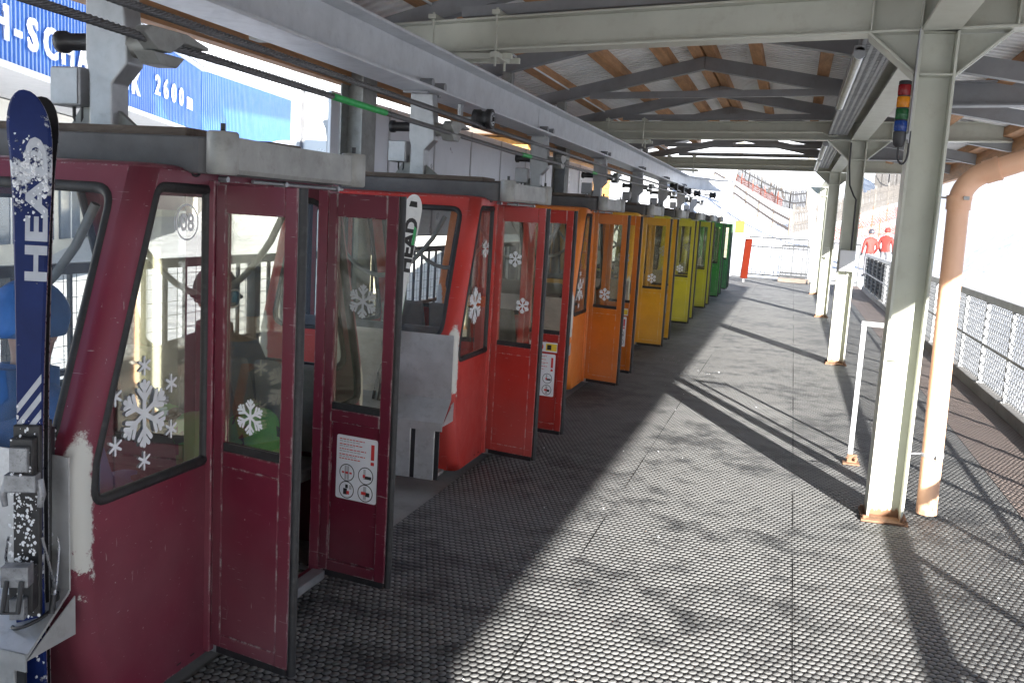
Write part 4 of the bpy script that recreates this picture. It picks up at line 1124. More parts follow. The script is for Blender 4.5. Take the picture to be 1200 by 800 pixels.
def person(loc, rz, label, pose, jacket, legs, extra, cat='person', group=None, twist=0., lean=0.):
    e = tag(empty('person', loc, rz), label, cat, group)
    J = {}
    if pose == 'sit':         # faces -y, hips on the seat at z = .52
        hz = .60
        J.update(pel=(0, .02, hz, (.15, .11)), sp=(0, .03, hz + .17, (.145, .11)), ch=(0, .02, hz + .36, (.165, .115)), nk=(0, .0, hz + .52, .055), hd0=(0, -.02, hz + .60, .062), hd1=(0, -.025, hz + .68, (.078, .09)), hd2=(0, -.015, hz + .765, (.075, .088)), hd3=(0, -.01, hz + .81, .05))
        for s_, n in ((-1, 'r'), (1, 'l')):
            J.update({n + 'sh': (s_ * .185, .02, hz + .42, .075), n + 'el': (s_ * .255, -.03, hz + .17, .055), n + 'wr': (s_ * .16, -.27, hz + .13, .040), n + 'hp': (s_ * .10, -.02, hz - .01, .105), n + 'kn': (s_ * .15, -.43, hz + extra.get('knee', .01), .078 + .02 * (extra.get('knee', 0) > .05)), n + 'an': (s_ * .15, -.42, hz - .42, .058), n + 'to': (s_ * .16, -.58, hz - .475, .045)})
    else:                     # standing, weight on both feet
        hz = .92
        J.update(pel=(0, .0, hz, (.15, .11)), sp=(0, .0, hz + .18, (.14, .105)), ch=(0, .0, hz + .38, (.165, .115)), nk=(0, -.01, hz + .54, .055), hd0=(0, -.03, hz + .61, .062), hd1=(0, -.035, hz + .69, (.078, .09)), hd2=(0, -.02, hz + .775, (.075, .088)), hd3=(0, -.015, hz + .82, .05))
        for s_, n in ((-1, 'r'), (1, 'l')):
            J.update({n + 'sh': (s_ * .19, .0, hz + .44, .075), n + 'el': (s_ * .27, .02, hz + .17, .055), n + 'wr': (s_ * .23, -.14, hz - .02, .040), n + 'hp': (s_ * .09, 0, hz - .03, .105), n + 'kn': (s_ * .11, -.02, .48, .075), n + 'an': (s_ * .12, .01, .09, .058), n + 'to': (s_ * .14, -.15, .05, .045)})
    links = [('pel', 'sp'), ('sp', 'ch'), ('ch', 'nk'), ('nk', 'hd0'), ('hd0', 'hd1'), ('hd1', 'hd2'), ('hd2', 'hd3')]
    for s_, n in ((-1, 'r'), (1, 'l')):
        links += [('ch', n + 'sh'), (n + 'sh', n + 'el'), (n + 'el', n + 'wr'), ('pel', n + 'hp'), (n + 'hp', n + 'kn'), (n + 'kn', n + 'an'), (n + 'an', n + 'to')]
        w_ = Vector(J[n + 'wr'][:3]); d = (w_ - Vector(J[n + 'el'][:3])).normalized()
        dn = Vector((0, 0, -1)) if pose == 'sit' else Vector((0, -1, 0))
        sd = d.cross(dn).normalized() * s_
        pm = w_ + d * .06; J[n + 'pm'] = (*pm, (.036, .024)); links.append((n + 'wr', n + 'pm'))
        for q in range(4):
            b = pm + d * .035 + sd * (.030 - .020 * q); L = (.062, .072, .068, .052)[q]
            m_ = b + d * L * .55 + dn * .008; t_ = m_ + d * L * .35 + dn * .030
            J[n + 'f%da' % q] = (*b, .0125); J[n + 'f%db' % q] = (*m_, .0115); J[n + 'f%dc' % q] = (*t_, .0105)
            links += [(n + 'pm', n + 'f%da' % q), (n + 'f%da' % q, n + 'f%db' % q), (n + 'f%db' % q, n + 'f%dc' % q)]
        b = pm - d * .01 + sd * .035; J[n + 'ta'] = (*b, .014); J[n + 'tb'] = (*(b + d * .045 + sd * .018 + dn * .02), .012); links += [(n + 'pm', n + 'ta'), (n + 'ta', n + 'tb')]
    hd = [n for n in J if n.startswith('hd')]
    c = Vector(J['nk'][:3])
    def spin(p):
        v = Vector(p[:3]) - c; v = Matrix.Rotation(twist, 3, 'Z') @ v; return (*(c + v), p[3])
    for n in hd: J[n] = spin(J[n])
    nz = J['nk'][2]; hz_ = hz
    wr = [Vector(J[n + 'wr'][:3]) for n in ('r', 'l')]; an = J['ran'][2]
    def paint(p):
        if p.z > nz + .03: return 2
        if min((p - v).length for v in wr) < .20 and (p.z < hz_ + .15 and abs(p.x) > .07 and (p - wr[0]).dot(Vector((0, -1, 0))) > -.03): return 3
        if p.z < an + .05: return 3
        if pose == 'sit': return 1 if (p.y < -.12 and p.z < hz_ + .115 + extra.get('knee', 0) and (p - wr[0]).length > .12 and (p - wr[1]).length > .12) or p.z < hz_ - .03 else 0
        return 1 if p.z < hz_ - .06 else 0
    body = skin_figure('body', J, links, 'pel', e, paint, [jacket, legs, M['skin'], M['jacket_black']])
    # face: nose, eyes, mouth, ears as children placed on the head
    hc = Vector(J['hd1'][:3]); Rz = Matrix.Rotation(twist, 3, 'Z')
    def hp(x, y, z): return hc + Rz @ Vector((x, y, z))
    mb = MB(); mb.tube([hp(0, -.082, .03), hp(0, -.097, .0), hp(0, -.104, -.018), hp(0, -.085, -.026)], [.008, .011, .014, .010], 8); mb.build('nose', M['skin'], e)
    mb = MB(); mb.tube([hp(-.024, -.080, -.052), hp(0, -.087, -.054), hp(.024, -.080, -.052)], [.004, .007, .004], 6); mb.build('mouth', M['strap_red'], e)
    for s_ in (-1, 1):
        mb = MB(); mb.tube([hp(s_ * .076, .0, .02), hp(s_ * .088, .01, .0), hp(s_ * .078, .005, -.03)], [.012, .014, .008], 8); mb.build('ear', M['skin'], e)
        mb = MB(); mb.tube([hp(s_ * .031, -.070, .018), hp(s_ * .031, -.082, .018)], [.014, .008], 8); mb.build('eye', M['white_paint'] if 'goggles' not in extra else M['black_plastic'], e)
    # helmet or hair
    mb = MB(); rows = []; n = 20
    hm = extra.get('helmet', M['helmet']); cz = .060; big = extra.get('big', 1.0)
    for i in range(9):
        a = -.42 + (PI / 2 + .42) * i / 8
        for j in range(n):
            b = 2 * PI * j / n; y_ = -math.cos(b)
            cut = -.30 if y_ < .35 else -.62                     # open at the face, lower at the nape
            zz = max(math.sin(a) * .125, (.012 if y_ < -.45 else -.055)) if a < 0 else math.sin(a) * .125
            rows.append(tuple(hp(math.sin(b) * .100 * math.cos(a) * big, (y_ * .118 * math.cos(a) + .012) * big, (cz + zz * 1.0 - .02) * 1.0)))
    mb.add(rows, [(i * n + j, i * n + (j + 1) % n, (i + 1) * n + (j + 1) % n, (i + 1) * n + j) for i in range(8) for j in range(n)], None, True)
    mb.build('helmet' if not extra.get('hair') else 'hair', hm, e, solid=.012 if not extra.get('hair') else .02)
    if extra.get('goggles'):
        mb = MB(); rows = []
        for i in range(11):
            b = -1.05 + 2.1 * i / 10; k = .042 * (1 - .45 * (abs(b) / 1.05) ** 3)
            for q in range(5): rows.append(tuple(hp(math.sin(b) * .096, -math.cos(b) * .112 - .004 * math.sin(PI * q / 4), .018 + k * (q / 2 - 1))))
        mb.add(rows, [(i * 5 + j, i * 5 + j + 1, i * 5 + 6 + j, i * 5 + 5 + j) for i in range(10) for j in range(4)], None, True)
        g = mb.build('goggles', M['lens'], e, recalc=False, solid=.006)
        mb = MB(); lp = [rows[i * 5] for i in range(11)] + [rows[50 + j] for j in range(1, 5)] + [rows[i * 5 + 4] for i in range(9, -1, -1)] + [rows[j] for j in range(3, 0, -1)]
        mb.tube(lp, .006, 6, closed=True); mb.build('goggle_frame', M['white_paint'], g)
        mb = MB(); mb.tube([hp(math.sin(b) * .110, -math.cos(b) * .126 * (1 if abs(b) < PI / 2 else 1.0) + .006, .02) for b in [1.05 + (2 * PI - 2.1) * i / 14 for i in range(15)]], .011, 6); mb.build('goggle_strap', M['jacket_black'], g)
    if extra.get('collar'):
        mb = MB(); k = J['nk']
        mb.tube([(k[0], k[1] + .005, k[2] - .07), (k[0], k[1], k[2] - .02), (k[0], k[1] - .01, k[2] + .045)], [.105, .088, .082], 16, caps=False); mb.build('collar', jacket, e, solid=.012)
    if extra.get('hood'):
        mb = MB(); k = J['nk']; mb.tube([(0, .115, k[2] - .10), (0, .13, k[2] - .02), (0, .12, k[2] + .05)], [.06, .10, .06], 14); mb.build('hood', jacket, e)
    if extra.get('strap'):
        for s_ in (-1, 1):
            mb = MB(); mb.tube([(s_ * .10, .13, hz + .20), (s_ * .115, .09, hz + .47), (s_ * .11, -.075, hz + .46), (s_ * .125, -.12, hz + .30), (s_ * .16, -.08, hz + .08)], .022, 6); mb.build('backpack_strap', M['strap_red'], e)
    return e
person((-2.66, 3.90, -.03), rad(44), 'rider in black jacket, green trousers and mirrored goggles on the far cabin bench', 'sit', M['jacket_black'], M['trouser_green'], dict(goggles=True, collar=True, knee=.17), twist=rad(16), group='riders inside the maroon cabin')
person((-2.36, 2.43, 0), PI, 'rider in a blue jacket with red straps sitting with their back to the skis', 'sit', M['jacket_blue'], M['trouser_grey'], dict(helmet=M['jacket_blue'], hood=True, strap=True, big=1.12, collar=True), twist=rad(10), group='riders inside the maroon cabin')
# ------------------------------------------------------------------ skis
def ski(mb_args, length, wtip, wwaist, top, sidecol, text, tcol, style):
    """one ski standing on its tail: u across, v up, w out of the top sheet; returns part object"""
    pass
def make_skis(loc, rot, label, L, wt, ww, top_m, letters, lm, style):
    e = tag(empty('pair_of_skis', loc), label, 'skis', 'skis carried in the cabin racks')
    e.rotation_euler = rot
    N_ = 46
    for sd in (-1, 1):
        def half(v):                   # sidecut and round shovel
            q = v / L
            w_ = ww + (wt - ww) * abs((q - .47) / .45) ** 1.8 if q > .47 else ww + (wt * .9 - ww) * abs((q - .47) / .47) ** 1.8
            if q > .93: w_ *= math.sqrt(max(.0, 1 - ((q - .93) / .0705) ** 2)) if q < 1 else 0
            if q < .02: w_ *= .75 + 12 * q
            return max(w_, .002) / 2
        def curve(v):                  # camber and turned-up tip, away from the other ski
            q = v / L
            return .006 + .010 * math.sin(PI * min(1, max(0, q / .86))) + (.055 * ((q - .86) / .14) ** 2 if q > .86 else 0)
        th = lambda v: .006 + .013 * math.sin(PI * min(1, v / L) ** .9)
        def f(u, v, w_): return (u, sd * (curve(v) + w_), v)
        mb = MB(); vs = []
        vv = [L * (1 - (1 - i / N_) ** 1.0) for i in range(N_ + 1)]
        vv = [v for v in vv if v < .93 * L] + [L * (.93 + .07 * math.sin(PI / 2 * i / 8)) for i in range(9)]
        for v in vv:
            h = half(v); t = th(v)
            vs += [f(-h, v, 0), f(h, v, 0), f(h, v, t * .45), f(h * .86, v, t), f(-h * .86, v, t), f(-h, v, t * .45)]
        k = len(vv)
        for i in range(k - 1):
            for j in range(6):
                m_ = M['ski_base'] if j == 0 else (M['ski_edge'] if j in (1, 5) else top_m)
                mb.add([vs[6 * i + j], vs[6 * i + (j + 1) % 6], vs[6 * i + 6 + (j + 1) % 6], vs[6 * i + 6 + j]], [(0, 1, 2, 3)], m_)
        mb.add(vs[:6], [(5, 4, 3, 2, 1, 0)], top_m); mb.add(vs[-6:], [(0, 1, 2, 3, 4, 5)], top_m)
        sk = mb.build('ski', None, e, weld=True)
        # graphics on the top sheet
        mb = MB(); up_ = .0006
        def g(u, v): return f(u, v, th(v) + up_)
        flip = -sd
        if style == 'blue':
            text_into(mb, letters, .082, lambda u, v, w_: f(flip * -(v - .045) * .95, 1.58 + u, th(1.58 + u) + up_ + w_), .0006, M['ski_grey'], .003, 1.85)
            mb.build('ski_lettering', None, sk, recalc=False); mb = MB()
            for i in range(4):
                v0 = .86 + .05 * i; mb.add([g(-.03 * flip, v0), g(.034 * flip, v0 + .09), g(.034 * flip, v0 + .115), g(-.03 * flip, v0 + .025)], [(0, 1, 2, 3)], M['ski_grey'])
            mb.build('ski_stripes', None, sk, recalc=False); mb = MB()
            mb.add([g(-.034, .80), g(-.016, .78), g(-.012, .90), g(-.022, .95), g(-.034, .93)], [(0, 1, 2, 3, 4)], M['sticker_yellow'])
        else:
            text_into(mb, letters, .105, lambda u, v, w_: f(flip * -(v - .042) * .95, 1.42 + u, th(1.42 + u) + up_ + w_), .0006, M['ski_base'], .005, 1.25)
            mb.build('ski_lettering', None, sk, recalc=False); mb = MB()
            mb.add([g(.022, .5), g(.032, .5), g(.043, 1.55), g(.026, 1.55)], [(0, 1, 2, 3)], M['ski_green'])
            mb.build('ski_stripes', None, sk, recalc=False); mb = MB()
            mb.add([g(-.026, L * .955), g(.026, L * .955), g(.02, L * .975), g(-.02, L * .975)], [(0, 1, 2, 3)], M['ski_base'])
        mb.build('ski_graphic', None, sk, recalc=False)
        # binding: toe piece, heel piece, brake arms, plate
        def bx(mb, u0, u1, v0, v1, w0, w1, m_=None): mb.hexa([f(u0, v0, w0), f(u1, v0, w0), f(u1, v0, w1), f(u0, v0, w1), f(u0, v1, w0), f(u1, v1, w0), f(u1, v1, w1), f(u0, v1, w1)], m_)
        t0 = th(.75) + .004
        mb = MB(); bx(mb, -.036, .036, .42, .98, .012, t0 + .012, M['black_plastic']); mb.build('binding_plate', None, sk, bevel=.004)
        mb = MB()
        bx(mb, -.030, .030, .84, .95, t0 + .012, t0 + .05, M['black_plastic']); bx(mb, -.042, .042, .80, .85, t0 + .018, t0 + .062, M['binding']); bx(mb, -.024, .024, .86, .93, t0 + .0505, t0 + .072, M['binding'])
        for s_ in (-1, 1): mb.tube([f(s_ * .040, .83, t0 + .03), f(s_ * .052, .79, t0 + .04), f(s_ * .046, .755, t0 + .038)], [.014, .012, .008], 8, M['binding'])
        mb.build('toe_binding', None, sk, bevel=.006)
        mb = MB()
        bx(mb, -.032, .032, .45, .58, t0 + .012, t0 + .055, M['black_plastic']); bx(mb, -.036, .036, .54, .60, t0 + .056, t0 + .10, M['binding']); bx(mb, -.020, .020, .44, .50, t0 + .056, t0 + .085, M['binding'])
        mb.tube([f(-.02, .56, t0 + .10), f(-.02, .48, t0 + .13), f(.02, .48, t0 + .13), f(.02, .56, t0 + .10)], .008, 8, M['black_plastic'])
        mb.build('heel_binding', None, sk, bevel=.006)
        for s_ in (-1, 1):
            mb = MB(); mb.tube([f(s_ * .045, .66, t0 + .02), f(s_ * .056, .60, t0 + .012), f(s_ * .062, .50, t0 - .03), f(s_ * .060, .44, t0 - .055)], .004, 6, M['ski_edge']); mb.tube([f(s_ * .060, .47, t0 - .045), f(s_ * .060, .42, t0 - .062)], .009, 8, M['black_plastic']); mb.build('ski_brake', None, sk)
        # frozen snow caught on the ski
        if style == 'blue':
            mb = MB()
            for i in range(420):
                v = random.choice((random.gauss(1.67, .045), random.uniform(.08, 1.0), random.gauss(.68, .14))); v = min(max(v, .05), L - .07); u = random.uniform(-1, 1) * half(v) * .9; r = random.uniform(.001, .0055)
                p = Vector(f(u, v, th(v) + .001))
                if .42 < v < .98: p = Vector(f(u, v, t0 + random.uniform(.012, .06)))
                a0 = random.random() * 6; n_ = Vector((0, sd, 0))
                mb.add([p + Vector((math.cos(a0 + j * PI / 3.5) * r * random.uniform(.5, 1.3), 0, math.sin(a0 + j * PI / 3.5) * r * random.uniform(.6, 1.7))) for j in range(7)] + [p + n_ * r * .6], [(j, (j + 1) % 7, 7) for j in range(7)])
            mb.build('frozen_snow', M['snow_lump'], sk, recalc=False)['kind'] = 'stuff'
    mb = MB(); mb.tube([(.05 * math.cos(a), .07 * math.sin(a), .40 + .02 * math.cos(a)) for a in [2 * PI * j / 20 for j in range(20)]], .006, 6, closed=True); mb.build('ski_strap', M['black_plastic'], e)
    return e
make_skis((-2.022, 2.08, .10), (rad(-1.5), rad(0.2), rad(24)), 'snow crusted dark blue pair of skis standing in the rack of the maroon cabin', 1.90, .114, .070, M['ski_blue'], 'HEAD', M['ski_grey'], 'blue')
make_skis((-2.45, 5.33, .10), (rad(-4.0), rad(6.6), rad(22)), 'white and green pair of skis standing in the rack of the red cabin', 1.74, .115, .072, M['ski_white'], 'HEAD', M['ski_base'], 'white')
# ------------------------------------------------------------------ fences and railings of the platform
# right hand fence with wire mesh
FX = 2.22
fen = tag(empty('mesh_fence', (FX, 6, 0)), 'grey steel fence with diamond wire mesh along the right edge of the platform', 'fence')
y0, y1 = -8.5, 30.5
mb = MB(); mb.box((-.025, y0 - 6, 1.045), (.03, y1 - 6, 1.13)); mb.build('top_rail', M['fence_paint'], fen, bevel=.006)
mb = MB(); mb.box((-.02, y0 - 6, .55), (-.006, y1 - 6, .58)); mb.build('mid_rail', M['fence_paint'], fen)
mb = MB(); mb.box((-.05, y0 - 6, -.01), (.06, y1 - 6, .12)); mb.build('kerb', M['concrete'], fen, bevel=.01)
y = y0 + .3
while y < y1:
    mb = MB(); mb.box((-.018, y - 6 - .025, .12), (.022, y - 6 + .025, 1.045)); mb.box((-.035, y - 6 - .05, .12), (.04, y - 6 + .05, .13)); mb.build('post', M['fence_paint'], fen); y += 1.33
mb = MB(); sp_m = .052; h0, h1 = .125, 1.04; H_ = h1 - h0; n = 9; zig = H_ / (2 * n)
y = y0
k = 0
while y < y1:
    # one zig-zag wire; neighbours mirror each other and hook, which makes the diamonds
    s_ = 1 if k % 2 else -1
    pts = [(.004 * (1 if (i + k) % 2 else -1) + .026, y - 6 + s_ * (sp_m / 2 if i % 2 else -sp_m / 2) , h0 + zig * i) for i in range(2 * n + 1)]
    mb.tube(pts, 0.0062, 3, caps=False, smooth=False); y += sp_m; k += 1
mb.build('wire_mesh', M['net_grey'], fen, recalc=False)
mb = MB()
for i in range(9): mb.box((.034, y1 - 6 - .2 - .62 * i - .6, .14), (.040, y1 - 6 - .2 - .62 * i, 1.04))
mb.build('sheet_panel', M['white_paint'], fen)

# railing behind the cabins
rl = tag(empty('bar_railing', (-3.86, 3, 0)), 'dark steel bar railing along the far side of the boarding lane behind the cabins', 'railing')
ya, yb_ = -6.0, 15.5
mb = MB(); mb.box((-.025, ya, 1.27), (.025, yb_, 1.33)); mb.build('top_rail', M['rail_dark'], rl)
mb = MB(); mb.box((-.02, ya, .70), (.02, yb_, .735)); mb.build('mid_rail', M['rail_dark'], rl)
mb = MB(); mb.box((-.02, ya, .10), (.02, yb_, .135)); mb.build('bottom_rail', M['rail_dark'], rl)
y = ya; k = 0
while y <= yb_:
    mb = MB(); wd = .035 if k % 11 == 0 else .011
    mb.box((-wd, y - wd, .0 if k % 11 == 0 else .1355), (wd, y + wd, 1.269 if k % 11 else 1.269)); mb.build('post' if k % 11 == 0 else 'bar', M['rail_dark'], rl); y += .208; k += 1
mb = MB()
for i in range(200): mb.box((.027, ya + .1 * i, .74), (.030, ya + .1 * i + .003, 1.268))
for i in range(6): mb.box((.030, ya, .78 + .09 * i), (.033, yb_, .783 + .09 * i))
mb.build('wire_mesh', M['net_grey'], rl, recalc=False)

# sheet metal wall behind the row of cabins
wl = tag(empty('panel_wall', (-3.86, 7.3, 0)), 'smooth bright metal panel wall behind the red and orange cabins', 'wall')
y = 0.; i = 0
while y < 10.6:
    mb = MB(); mb.box((-.03, y, 1.44), (0, y + 1.20, 2.69)); mb.build('wall_panel', M['alu_wall'], wl, bevel=.004); y += 1.206
mb = MB()
for i in range(1, 9): mb.box((.001, 1.206 * i - .021, 1.44), (.006, 1.206 * i + .015, 2.69))
mb.build('joint_strip', M['galv'], wl, recalc=False)['kind'] = 'stuff'
# warm timber building past the wall
tb_ = tag(empty('timber_hut', (-5.4, 18.6, 0)), 'hut with a sunlit orange timber gable over a cream wall beyond the metal wall', 'hut')
mb = MB(); mb.box((-4, 0, -1.2), (0, 9, 2.25)); mb.build('wall', M['cream'], tb_)
mb = MB()
for i in range(6): mb.box((-4, -.05, 2.26 + .17 * i), (.06, 9.05, 2.26 + .17 * i + .162))
mb.build('timber_cladding', M['orange_wood'], tb_, bevel=.005)
mb = MB(); mb.box((-4.3, -.5, 3.29), (.5, 9.5, 3.41)); mb.build('roof', M['old_wood'], tb_)
mb = MB(); mb.box((.001, 2.0, .6), (.03, 3.4, 1.9)); wn = mb.build('window', M['white_paint'], tb_); mb = MB(); mb.box((.031, 2.08, .68), (.036, 3.32, 1.82)); mb.build('pane', M['window_dark'], wn)

# curved steel guide bracket by the first left column
br = tag(empty('guide_bracket', (-4.95, 9.0, -.01)), 'curved galvanised steel bracket standing behind the first left column', 'bracket')
def arch(off):
    pts = [(-.22 + off, 0.0), (-.22 + off, 2.62)]
    for t in range(9): a = PI - PI * .62 * t / 8; pts.append((.05 + (.27 - off) * math.cos(a), 2.66 + (.27 - off) * math.sin(a)))
    return pts
mb = MB(); mb.prism([(-.26, 0), (-.14, 0), (-.14, 2.95), (.0, 2.78), (.15, 2.52), (.17, 2.40), (.17, 0), (.30, 0), (.30, 2.45), (.25, 2.66), (.06, 2.98), (-.10, 3.22), (-.26, 3.3)], lambda u, v, w_: (u, w_, v), (-.05, .05)); mb.build('bracket_frame', M['galv'], br, bevel=.01)
mb = MB(); mb.box((-.139, .0, 0), (.169, .012, 2.40)); mb.build('back_plate', M['alu_wall'], br)

# end of the platform: railing, barrier, padded post
def endrail(x0, x1, yc, z0, z1, name, label, step, rails, r=.026, mat=None, thick=.05):
    e = tag(empty(name, Sk(x0, yc, 0)), label, 'railing' if 'railing' in name else 'barrier'); mat = mat or M['rail_dark']
    q = lambda x, z: (x - x0, SK * (x - x0), z)
    for i, z in enumerate(rails):
        mb = MB(); mb.bar(q(x0, z), q(x1, z), thick, thick); mb.build('rail', mat, e)
    n = max(1, round((x1 - x0) / step)); nm = 'bar'
    for i in range(n + 1):
        x = x0 + (x1 - x0) * i / n; edge = i in (0, n)
        mb = MB(); mb.bar(q(x, 0.0 if edge else rails[-1] + thick / 2 + .001), q(x, z1 if edge else rails[0] - thick / 2 - .001), r * (1.6 if edge else 1), r * (1.6 if edge else 1), up=(0, 1, 0)); mb.build('post' if edge else nm, mat, e)
    return e
endrail(-1.42, .52, 33.0, .1, 1.42, 'end_railing', 'dark bar railing across the far end of the platform', .155, (1.40, 1.08, .12))
endrail(.86, 2.15, 33.0, .1, 1.38, 'end_railing', 'dark bar railing between the last column and the mesh fence', .155, (1.36, .12))
g = endrail(-.30, .56, 31.9, .1, 1.2, 'barrier_gate', 'small barred steel gate on a wooden sill in front of the end railing', .17, (1.19, .30, .20), .024, M['rail_dark'], .065)
mb = MB(); mb.box((-.05, -.32, .005), (.95, .02, .14)); mb.build('gate_sill', M['old_wood'], g, bevel=.01)
mb = MB(); mb.tube([(.86, -.30, .06), (.90, -.30, .06)], .06, 14); mb.build('castor', M['black_rubber'], g)
pd = tag(empty('padded_post', (-1.38, 30.3, 0)), 'orange red padded post at the end of the cabin row', 'post')
mb = MB(); mb.prism(fillet([(-.11, -.09), (.11, -.09), (.11, .09), (-.11, .09)], .04, 3), lambda u, v, w_: (u + .05 * w_, v, w_), (.12, 1.36)); mb.build('padding', M['pad_red'], pd, bevel=.01)
mb = MB(); mb.cyl((0, 0, .0), (.0, 0, .15), .035, 10); mb.build('post_foot', M['dark_steel'], pd)
osn = tag(empty('slope_sign', (-1.86, 34.6, terrain(-1.86, 34.6))), 'small plain orange board on a post behind the green cabins', 'sign')
zt = terrain(-1.86, 34.6)
mb = MB(); mb.box((-.16, -.015, 1.50 - zt), (.16, .015, 1.93 - zt)); mb.build('sign_board', M['sign_orange'], osn, bevel=.01)
mb = MB(); mb.cyl((0, .035, -.2), (0, .035, 1.9 - zt), .022, 10); mb.build('sign_post', M['galv'], osn)

# galvanised guard frame beside the first column
gf = tag(empty('guard_frame', (.575, 7.42, 0)), 'galvanised angle guard frame bolted to the matting behind the nearest column', 'guard')
mb = MB(); mb.bar((0, 0, .012), (0, 0, 1.06), .034, .034, up=(0, 1, 0)); mb.build('leg', M['galv'], gf)
mb = MB(); mb.bar((.34, -.05, .012), (.34, -.05, 1.06), .034, .034, up=(0, 1, 0)); mb.build('leg', M['galv'], gf)
mb = MB(); mb.bar((-.017, .0025, 1.078), (.357, -.0525, 1.078), .034, .034); mb.build('top_bar', M['galv'], gf)
for x, y in ((0, 0), (.34, -.05)):
    mb = MB(); mb.box((x - .05, y - .07, .001), (x + .07, y + .04, .011)); mb.box((x - .02, y - .03, .011), (x + .05, y - .018, .075))
    for a in (-.015, .04): mb.cyl((x + a, y - .034, .045), (x + a, y - .052, .045), .017, 6); mb.cyl((x + a, y - .052, .045), (x + a, y - .07, .045), .009, 8)
    mb.build('base_bracket', M['rust'], gf)

# ------------------------------------------------------------------ blue clad building on the left
ang = math.atan2(1, -.436)
bd = tag(empty('station_building', (-18.17, 18.0, -1.0), ang), 'long building with a ribbed blue upper storey and white raised lettering', 'building')
def clad(mb, x0, x1, y0, z0, z1, pitch=.26, dep=.045, fx=None, rake=0.):
    fx = fx or (lambda x, y: (x, y)); pr = []; x = x0
    while x < x1: pr += [(x, 0), (x + pitch * .52, 0), (x + pitch * .60, -dep), (x + pitch * .92, -dep)]; x += pitch
    vs = []
    for (x, d) in pr:
        a, b = fx(min(x, x1), y0 + d); vs += [(a, b, z0), (a, b, z1 + rake * (x - x0) / (x1 - x0))]
    mb.add(vs, [(2 * i, 2 * i + 1, 2 * i + 3, 2 * i + 2) for i in range(len(pr) - 1)])
Z = 1.0
mb = MB(); clad(mb, -16, 22.05, 0, 4.62 + Z, 7.42 + Z); mb.build('blue_cladding', M['blue_wall'], bd, recalc=False)
mb = MB(); mb.box((-16, -.07, 4.46 + Z), (22.05, -.002, 4.617 + Z)); mb.build('edge_flashing', M['white_paint'], bd)
mb = MB(); mb.box((-16, .06, 4.52 + Z), (22.05, 12, 7.40 + Z)); mb.build('upper_storey', M['soffit'], bd)
mb = MB(); x = -16
vs = []
while x < 22: vs += [(x, 0), (x + .1, .0), (x + .12, .03), (x + .18, .03)]; x += .2
pts = []
for (x, d) in vs: pts += [(x, -.002, 4.455 + Z + d), (x, 3.2, 4.455 + Z + d - .02)]
mb.add(pts, [(2 * i, 2 * i + 1, 2 * i + 3, 2 * i + 2) for i in range(len(vs) - 1)]); mb.build('soffit', M['soffit'], bd, recalc=False)
mb = MB(); mb.box((-16, 3.2, -.5), (22.05, 12, 4.40 + Z)); lw = mb.build('lower_storey', M['cream'], bd)
for i in range(13):
    mb = MB(); mb.box((-15 + 2.8 * i, 3.12, .8), (-15 + 2.8 * i + 2.1, 3.199, 4.0)); wn = mb.build('window', M['window_dark'], bd)
    mb = MB(); mb.box((-15 + 2.8 * i + 1.0, 3.09, .8), (-15 + 2.8 * i + 1.08, 3.119, 4.0)); mb.build('mullion', M['white_paint'], wn)
mb = MB(); mb.box((-16.2, -.2, 7.43 + Z), (22.3, 12.2, 7.56 + Z)); mb.build('roof_edge', M['white_paint'], bd)
mb = MB(); n = 60; vs = []
for i in range(n + 1):
    x = -16.1 + 38.3 * i / n; h = .32 + .10 * math.sin(i * .5) + .06 * math.sin(i * 1.3)
    vs += [(x, -.24, 7.565 + Z), (x, -.30, 7.57 + Z + h * .5), (x, .1, 7.57 + Z + h), (x, 12, 7.57 + Z + h * 1.2)]
mb.add(vs, [(4 * i + j, 4 * i + j + 1, 4 * i + 5 + j, 4 * i + 4 + j) for i in range(n) for j in range(3)], None, True); mb.build('roof_snow', M['snow_lump'], bd, recalc=False)
# second wing
a2 = math.atan2(1, -.43) - ang
c2, s2_ = math.cos(a2), math.sin(a2)
w2 = lambda x, y: (22.05 + x * c2 - y * s2_, x * s2_ + y * c2)
mb = MB(); clad(mb, 0, 41.8, 0, 4.62 + Z, 7.46 + Z, pitch=.42, fx=w2, rake=2.85); mb.build('blue_cladding', M['blue_wall'], bd, recalc=False)
def wedge(a, b, d0, d1, zl, zr0, zr1, name, mat):
    mb = MB(); p = [w2(a, d0), w2(b, d0), w2(b, d1), w2(a, d1)]
    lo = [zl, zl, zl, zl] if not isinstance(zl, tuple) else [zl[0], zl[1], zl[1], zl[0]]
    mb.add([(*q, z_) for q, z_ in zip(p, lo)] + [(*q, z_) for q, z_ in zip(p, (zr0, zr1, zr1, zr0))], [(0, 3, 2, 1), (4, 5, 6, 7)] + [(i, (i + 1) % 4, 4 + (i + 1) % 4, 4 + i) for i in range(4)]); return mb.build(name, mat, bd)
wedge(0, 41.8, .07, 9, -2, 4.60 + Z, 4.60 + Z, 'wing_wall', M['cream'])
wedge(0, 41.78, .072, 8.99, 4.61 + Z, 7.44 + Z, 10.29 + Z, 'wing_storey', M['soffit'])
wedge(.05, 42.0, -.2, 9.2, (7.475 + Z, 10.325 + Z), 7.95 + Z, 10.80 + Z, 'roof_snow', M['snow_lump'])
# raised white lettering
xp = {'R': -11.2}
word = 'ROSSBACH-SCHARECK'
